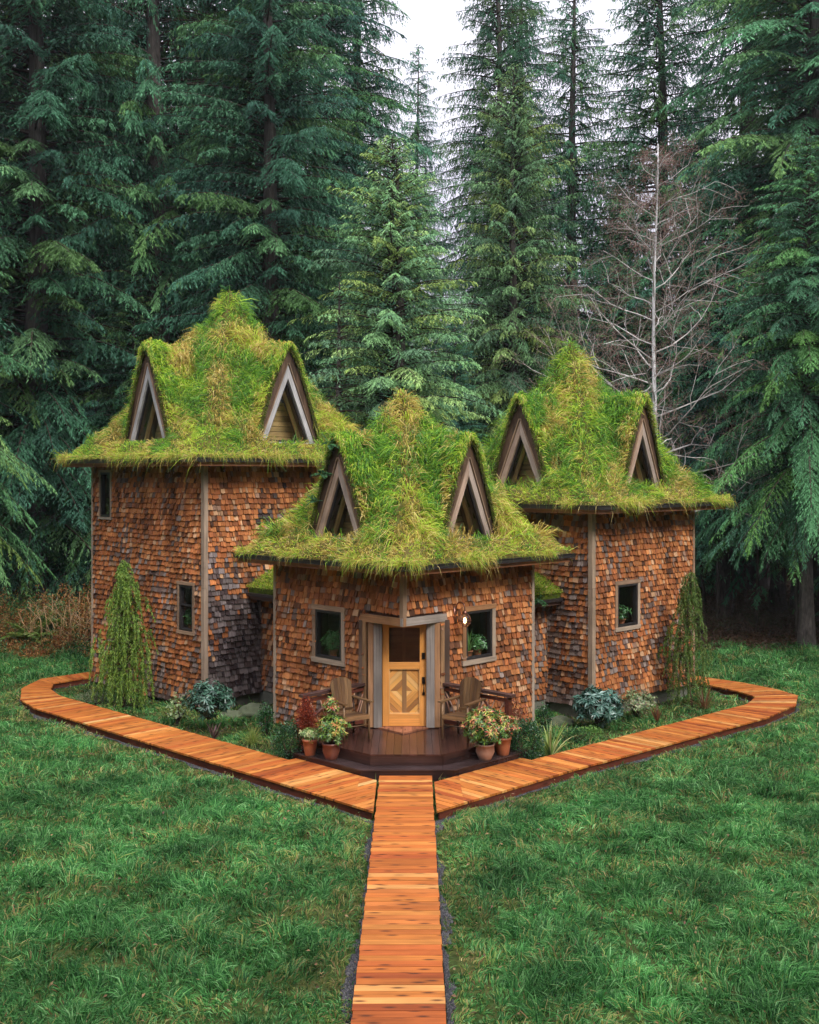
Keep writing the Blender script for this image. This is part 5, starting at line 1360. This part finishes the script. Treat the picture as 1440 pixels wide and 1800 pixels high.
FR = [
 (275, 44, 41, 'open', 'tall conifer with a bare dark trunk showing left of the tall tower peak', .95),
 (190, 60, 44, 'open2', 'thin-trunked conifer seen through the gap at the upper left', .9),
 (365, 47, 40, 'wide', 'tall shaggy conifer directly behind the tall tower peak', .95),
 (470, 41, 33, 'wide2', 'broad bright-tipped conifer right of the tall tower peak', .95),
 (560, 50, 37, 'wide', 'tall conifer left of the pale central hemlock', .9),
 (630, 53, 36, 'open2', 'tall conifer bordering the left side of the sky gap', .95),
 (735, 62, zt(78, 62), 'open', 'distant conifer with its thin top in the sky gap', .85),
 (690, 37, zt(243, 37), 'light', 'pale feathery hemlock in the centre between the two rear towers', 1.3),
 (598, 35.5, zt(478, 35.5), 'slim', 'slim sparse brownish conifer just right of the tall tower', 1.0),
 (905, 46, zt(118, 46), 'light', 'light green conifer with a visible pale stem left of the right tower peak', .95),
 (872, 55, 34, 'open', 'tall conifer bordering the right side of the sky gap', 1.0),
 (917, 57, 34, 'open2', 'tall dark conifer behind the light green one', 1.05),
 (1007, 55, 32, 'open2', 'narrow conifer with bare trunk above the right tower peak', 1.05),
 (1155, 53, 33, 'open', 'tall conifer rising behind the bare alder', 1.3),
 (1325, 50, 42, 'open2', 'dark conifer with long boughs at the upper right', 1.15),
 (1425, 44, 40, 'wide', 'dense dark conifer filling the right edge', 1.0),
 (1418, 35.5, zt(238, 35.5), 'bough', 'feathery conifer at the right edge with low sweeping boughs', .95),
 (1275, 42, 14.5, 'raised', 'dark conifer between the bare alder and the right edge', 1.0),
 (60, 42, 38, 'wide2', 'tall dense conifer near the left edge', 1.0),
 (-40, 45, 38, 'wide', 'tall dark conifer at the far left edge', 1.0),
 (112, 48, 40, 'wide', 'tall dense conifer left of the bare-trunked one', .95),
 (-190, 33, 17, 'bough', 'low-boughed conifer reaching in from the left edge', .9),
 (62, 43.5, 14.5, 'small', 'dark bushy conifer behind the brambles at the left', 1.0),
 (165, 42.5, 13, 'small', 'short dark conifer beside the left eave of the tall tower', .95),
 (235, 42, 13.5, 'small', 'dark conifer behind the left dormer of the tall tower', .95),
 (470, 45, 12.5, 'small', 'dark conifer behind the right dormer of the tall tower', 1.0),
 (560, 44, 12.5, 'small', 'mid-height conifer behind the slim brownish one', 1.0),
 (800, 44, 11.5, 'wide2', 'young conifer right of the pale hemlock', 1.1),
 (870, 48, 13.5, 'small', 'mid-height conifer under the sky gap', 1.0),
 (985, 50, 13.5, 'small', 'bushy conifer behind the right tower peak', .9),
 (1085, 47, 14.5, 'small', 'bushy conifer left of the bare alder', 1.0),
 (1200, 50, 13.5, 'small', 'bushy conifer behind the lower alder branches', 1.0),
 (1370, 43, 14, 'raised', 'dark bushy conifer behind the low sweeping boughs', 1.1),
 (420, 56, 38, 'wide', 'distant tall conifer between the shaggy and the broad ones', 1.0),
 (1090, 62, 22, 'wide', 'distant conifer between the narrow one and the alder', .9),
 (1235, 60, 27, 'open', 'distant conifer behind the gap at the upper right', .9),
]
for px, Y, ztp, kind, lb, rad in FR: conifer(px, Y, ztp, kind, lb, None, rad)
rs = RS(77); k = 0
BL = 'dark conifer deep in the forest behind the nearer trees'
for Y0 in (57, 66, 76):
    for px in range(-160, 1620, 95 if Y0 < 70 else 80):
        p = px + rs.uniform(-30, 30) + (40 if Y0 == 66 else 0); Y = Y0 + rs.uniform(-3.5, 3.5)
        gapd = abs(p - 790)
        ytop = 610 + rs.uniform(-40, 50) - (220 if p < 170 else 0) - (120 if 330 < p < 640 else 0) - (140 if p > 1250 else 0) - (40 if gapd > 120 else 0) + (60 if gapd < 70 else 0)
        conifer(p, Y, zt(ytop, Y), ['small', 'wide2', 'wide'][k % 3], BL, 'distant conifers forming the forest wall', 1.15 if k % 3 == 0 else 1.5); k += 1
# trees outside the frame at both sides
rs = RS(88)
for i in range(30):
    th = math.radians(-62 + i * 304 / 29. + 0) ; th = math.pi / 2 + math.radians(28) + i * math.radians(304) / 29; rr = 27 + rs.uniform(-2, 5)
    X, Y = math.cos(th) * rr * .95, 16 + math.sin(th) * rr
    if Y > 30 and abs(X) < .38 * Y + 3: continue
    r = conifer(720, 40, 26, ['wide', 'wide2', 'small'][i % 3], 'tall conifer in the ring of forest round the clearing, outside the view', 'conifers closing the clearing behind the viewpoint', 1.2)
    r.location = (X, Y, 0); r.scale = r.scale * rs.uniform(.75, 1.1)
for px, Y, ztp, kind, lb in ((-330, 36, 24, 'wide', 'tall conifer beyond the left edge'), (-230, 44, 28, 'wide2', 'tall conifer further beyond the left edge'), (1640, 38, 26, 'wide', 'tall conifer beyond the right edge'), (1740, 46, 30, 'wide2', 'tall conifer further beyond the right edge')):
    conifer(px, Y, ztp, kind, lb)
# thin dead poles in the dark understorey
for i, (px, Y) in enumerate([(1262, 41), (1290, 43), (1330, 40), (1352, 44), (1402, 37.5), (1436, 41), (1310, 47), (1240, 45), (1380, 46)]):
    rs = RS(500 + i); X = (px - 720) / 2000. * Y; g = G(); hgt = rs.uniform(4, 8)
    g.tube([(0, 0, 0), (rs.normal() * .1, 0, hgt / 2), (rs.normal() * .25, 0, hgt)], [.07, .05, .02], 7, (.09, .075, .06))
    for j in range(14):
        zz = rs.uniform(.3, hgt * .9); a_ = rs.uniform(0, 6.28); l = rs.uniform(.3, 1.3); g.tube([(0, 0, zz), (math.cos(a_) * l * .6, math.sin(a_) * l * .6, zz + .05), (math.cos(a_) * l, math.sin(a_) * l, zz - .15 * l)], [.014, .01, .004], 4, (.10, .08, .06))
    o = g.build('dead_sapling', M['bark'], None); o.location = (X, Y, float(gz(np.array(X), np.array(Y)))); tag(o, 'thin dead sapling standing in the dark under the right-hand conifers', 'sapling', 'dead saplings in the understorey')
# bare alder
def alder():
    rs = RS(606); X, Y = (1152 - 720) / 2000. * 37, 37.; r = empty('bare_alder', (X, Y, 0), 'leafless pale-barked alder behind the right tower', 'tree')
    H = 16.2; g = G(); z = np.linspace(0, H, 20); pts = np.stack([.12 * np.sin(z * .5) * (z / H), .1 * np.cos(z * .4), z], 1)
    g.tube(pts, np.interp(z, [0, H], [.115, .02]), 9, (.55, .54, .52)); g.build('trunk', M['palebark'], r, smooth=True)
    g = G(); tw = []
    def br(p, d, l, rad, lvl):
        n = 5; P = [p]; q = p.copy(); dd = d.copy()
        for i in range(n):
            q = q + dd * l / n; dd = unit(dd + rs.normal(size=3) * .13 + Z * (.05 if lvl == 0 else -.01)); P.append(q.copy())
            if lvl < 3 and i >= 1 or (lvl < 2 and i >= 0):
                for _ in range(2 if lvl < 2 else 1):
                    if rs.rand() < .68:
                        sd_ = unit(np.cross(dd, rs.normal(size=3))); nd = unit(dd * .72 + sd_ * .75 + Z * .08); br(q.copy(), nd, l * rs.uniform(.32, .52), rad * .5, lvl + 1)
        g.tube(P, np.linspace(rad, rad * .3, n + 1), 5 if lvl == 0 else 3, (.60, .57, .52) if lvl < 2 else (.38, .29, .24), False)
        if lvl >= 2: tw.extend([(q, dd), (P[3], dd)])
    for i in range(46):
        f = .24 + .74 * i / 46.; z0 = f * H; a_ = i * 2.4 + rs.uniform(-.3, .3); l = (4.7 * (1 - f) ** .65 + .5) * rs.uniform(.75, 1.15); d = unit(A(math.cos(a_), math.sin(a_), .12 + .5 * f))
        br(A(np.interp(z0, z, pts[:, 0]), np.interp(z0, z, pts[:, 1]), z0), d, l, .030 * (1.15 - f) + .009, 0)
    g.build('branches', M['palebark'], r)
    P = np.array([t[0] for t in tw]); D = np.array([t[1] for t in tw]); i = np.repeat(np.arange(len(P)), 1); S = Soup()
    S.add(leaves(P[i] + rs.normal(size=(len(i), 3)) * .05, D[i] + rs.normal(size=(len(i), 3)) * .6 - Z * .6, .07, .022, rs), pick(rs, len(i), [(.20, .10, .08), (.14, .06, .05), (.26, .16, .12)]), 4); S.build('catkins', M['leaf'], r)
alder()
# brambles and dead bracken at the left edge of the clearing
rs = RS(701); n = 52000
x = rs.uniform(-17, -7.6, n); y = rs.uniform(33.6, 40, n); hgt = np.clip((y - 33.6) * .6, .1, 1.6) * (.7 + .35 * wobble(x, y, 1.6, 702)); zz = hgt * rs.uniform(.25, 1, n)
P = np.stack([x, y, gz(x, y) + zz], 1); D = rs.normal(size=(n, 3)) + A(0, -.3, .2)
zone = wobble(x, y, 1.8, 703, 2) + .10 * (x + 11)
c = pick(rs, n, [(.38, .14, .04), (.50, .24, .08), (.24, .085, .03), (.56, .36, .14)]); g_ = pick(rs, n, [(.05, .13, .04), (.09, .19, .06), (.2, .24, .05), (.35, .2, .04)], [4, 4, 1, .5])
gm = rs.rand(n) < np.clip(.42 - .9 * zone, .12, .9); c[gm] = g_[gm]
S = Soup(); S.add(leaves(P, D, rs.uniform(.05, .15, n) * np.where(gm, .75, 1.2), rs.uniform(.03, .07, n) * np.where(gm, 1, .45), rs), c, 4)
tag(S.build('bramble_thicket', M['leaf']), 'tangle of brambles and rust-brown dead bracken at the left edge of the clearing', kind='stuff')
for i, (x, y, L, lb) in enumerate([((62 - 720) / 2000 * 35.6, 35.3, 1.15, 'large sword fern among the brambles, nearer the left edge'), ((100 - 720) / 2000 * 36.4, 36.2, 1.1, 'sword fern among the brambles, nearer the tower')]):
    fern(lb, (x, y, .25), 22, L, 711 + i, ((.13, .24, .05), (.2, .32, .07), (.28, .3, .08)), 1.3, None, 'sword_fern')
# dry arching stalks
rs = RS(720); g = G()
for i in range(70):
    x = rs.uniform(-12, -9.6); y = rs.uniform(34.6, 37); h_ = rs.uniform(.7, 1.7); a_ = rs.uniform(0, 6.28); g.tube([(x, y, 0), (x + .1 * math.cos(a_), y, h_ * .7), (x + .5 * math.cos(a_), y + .3 * math.sin(a_), h_), (x + .9 * math.cos(a_), y + .5 * math.sin(a_), h_ * .8)], [.012, .01, .008, .004], 4, (.42, .26, .13), False)
tag(g.build('dry_stalks', M['rustic']), 'dry arching stalks beside the left tower', kind='stuff')
# leaf litter and twigs under the right-hand trees, forest floor cover
n = 60000; x = rs.uniform(-22, 22, n); y = rs.uniform(34.8, 52, n); P = np.stack([x, y, gz(x, y) + rs.uniform(0, .1, n)], 1)
S = Soup(); S.add(leaves(P, rs.normal(size=(n, 3)) * A(1, 1, .5), rs.uniform(.06, .2, n), rs.uniform(.03, .08, n), rs), pick(rs, n, [(.10, .05, .03), (.16, .09, .05), (.05, .03, .02), (.22, .14, .09), (.05, .08, .02)], [4, 3, 4, 1, 2]), 4)
tag(S.build('leaf_litter', M['leaf']), 'fallen leaves and twigs on the forest floor', kind='stuff')
n = 7000; x = rs.uniform(8.5, 16, n); y = rs.uniform(38, 44, n); P = np.stack([x, y, gz(x, y) + rs.uniform(0, .9, n) * rs.rand(n)], 1)
S = Soup(); S.add(spikes(P, rs.normal(size=(n, 3)) + A(0, 0, .4), rs.uniform(.2, .7, n), .012, rs), pick(rs, n, [(.16, .10, .07), (.09, .06, .04), (.05, .08, .02)]), 3)
tag(S.build('undergrowth', M['leaf']), 'dead twiggy undergrowth in the dark under the right-hand conifers', kind='stuff')

# ------------------------------------------------------------------ damp forest air
g = G(); g.box((0, 50, 30), (520, 300, 64), None, (1, 1, 1))
nn_ = N('damp_air'); pv = nn_.node('VolumePrincipled'); pv.inputs['Color'].default_value = (.82, .9, .95, 1); pv.inputs['Density'].default_value = .00027; pv.inputs['Anisotropy'].default_value = .2
nn_.l(pv.outputs[0], nn_.out.inputs['Volume'])
tag(g.build('haze', nn_.m), 'thin mist hanging between the trees', kind='stuff')
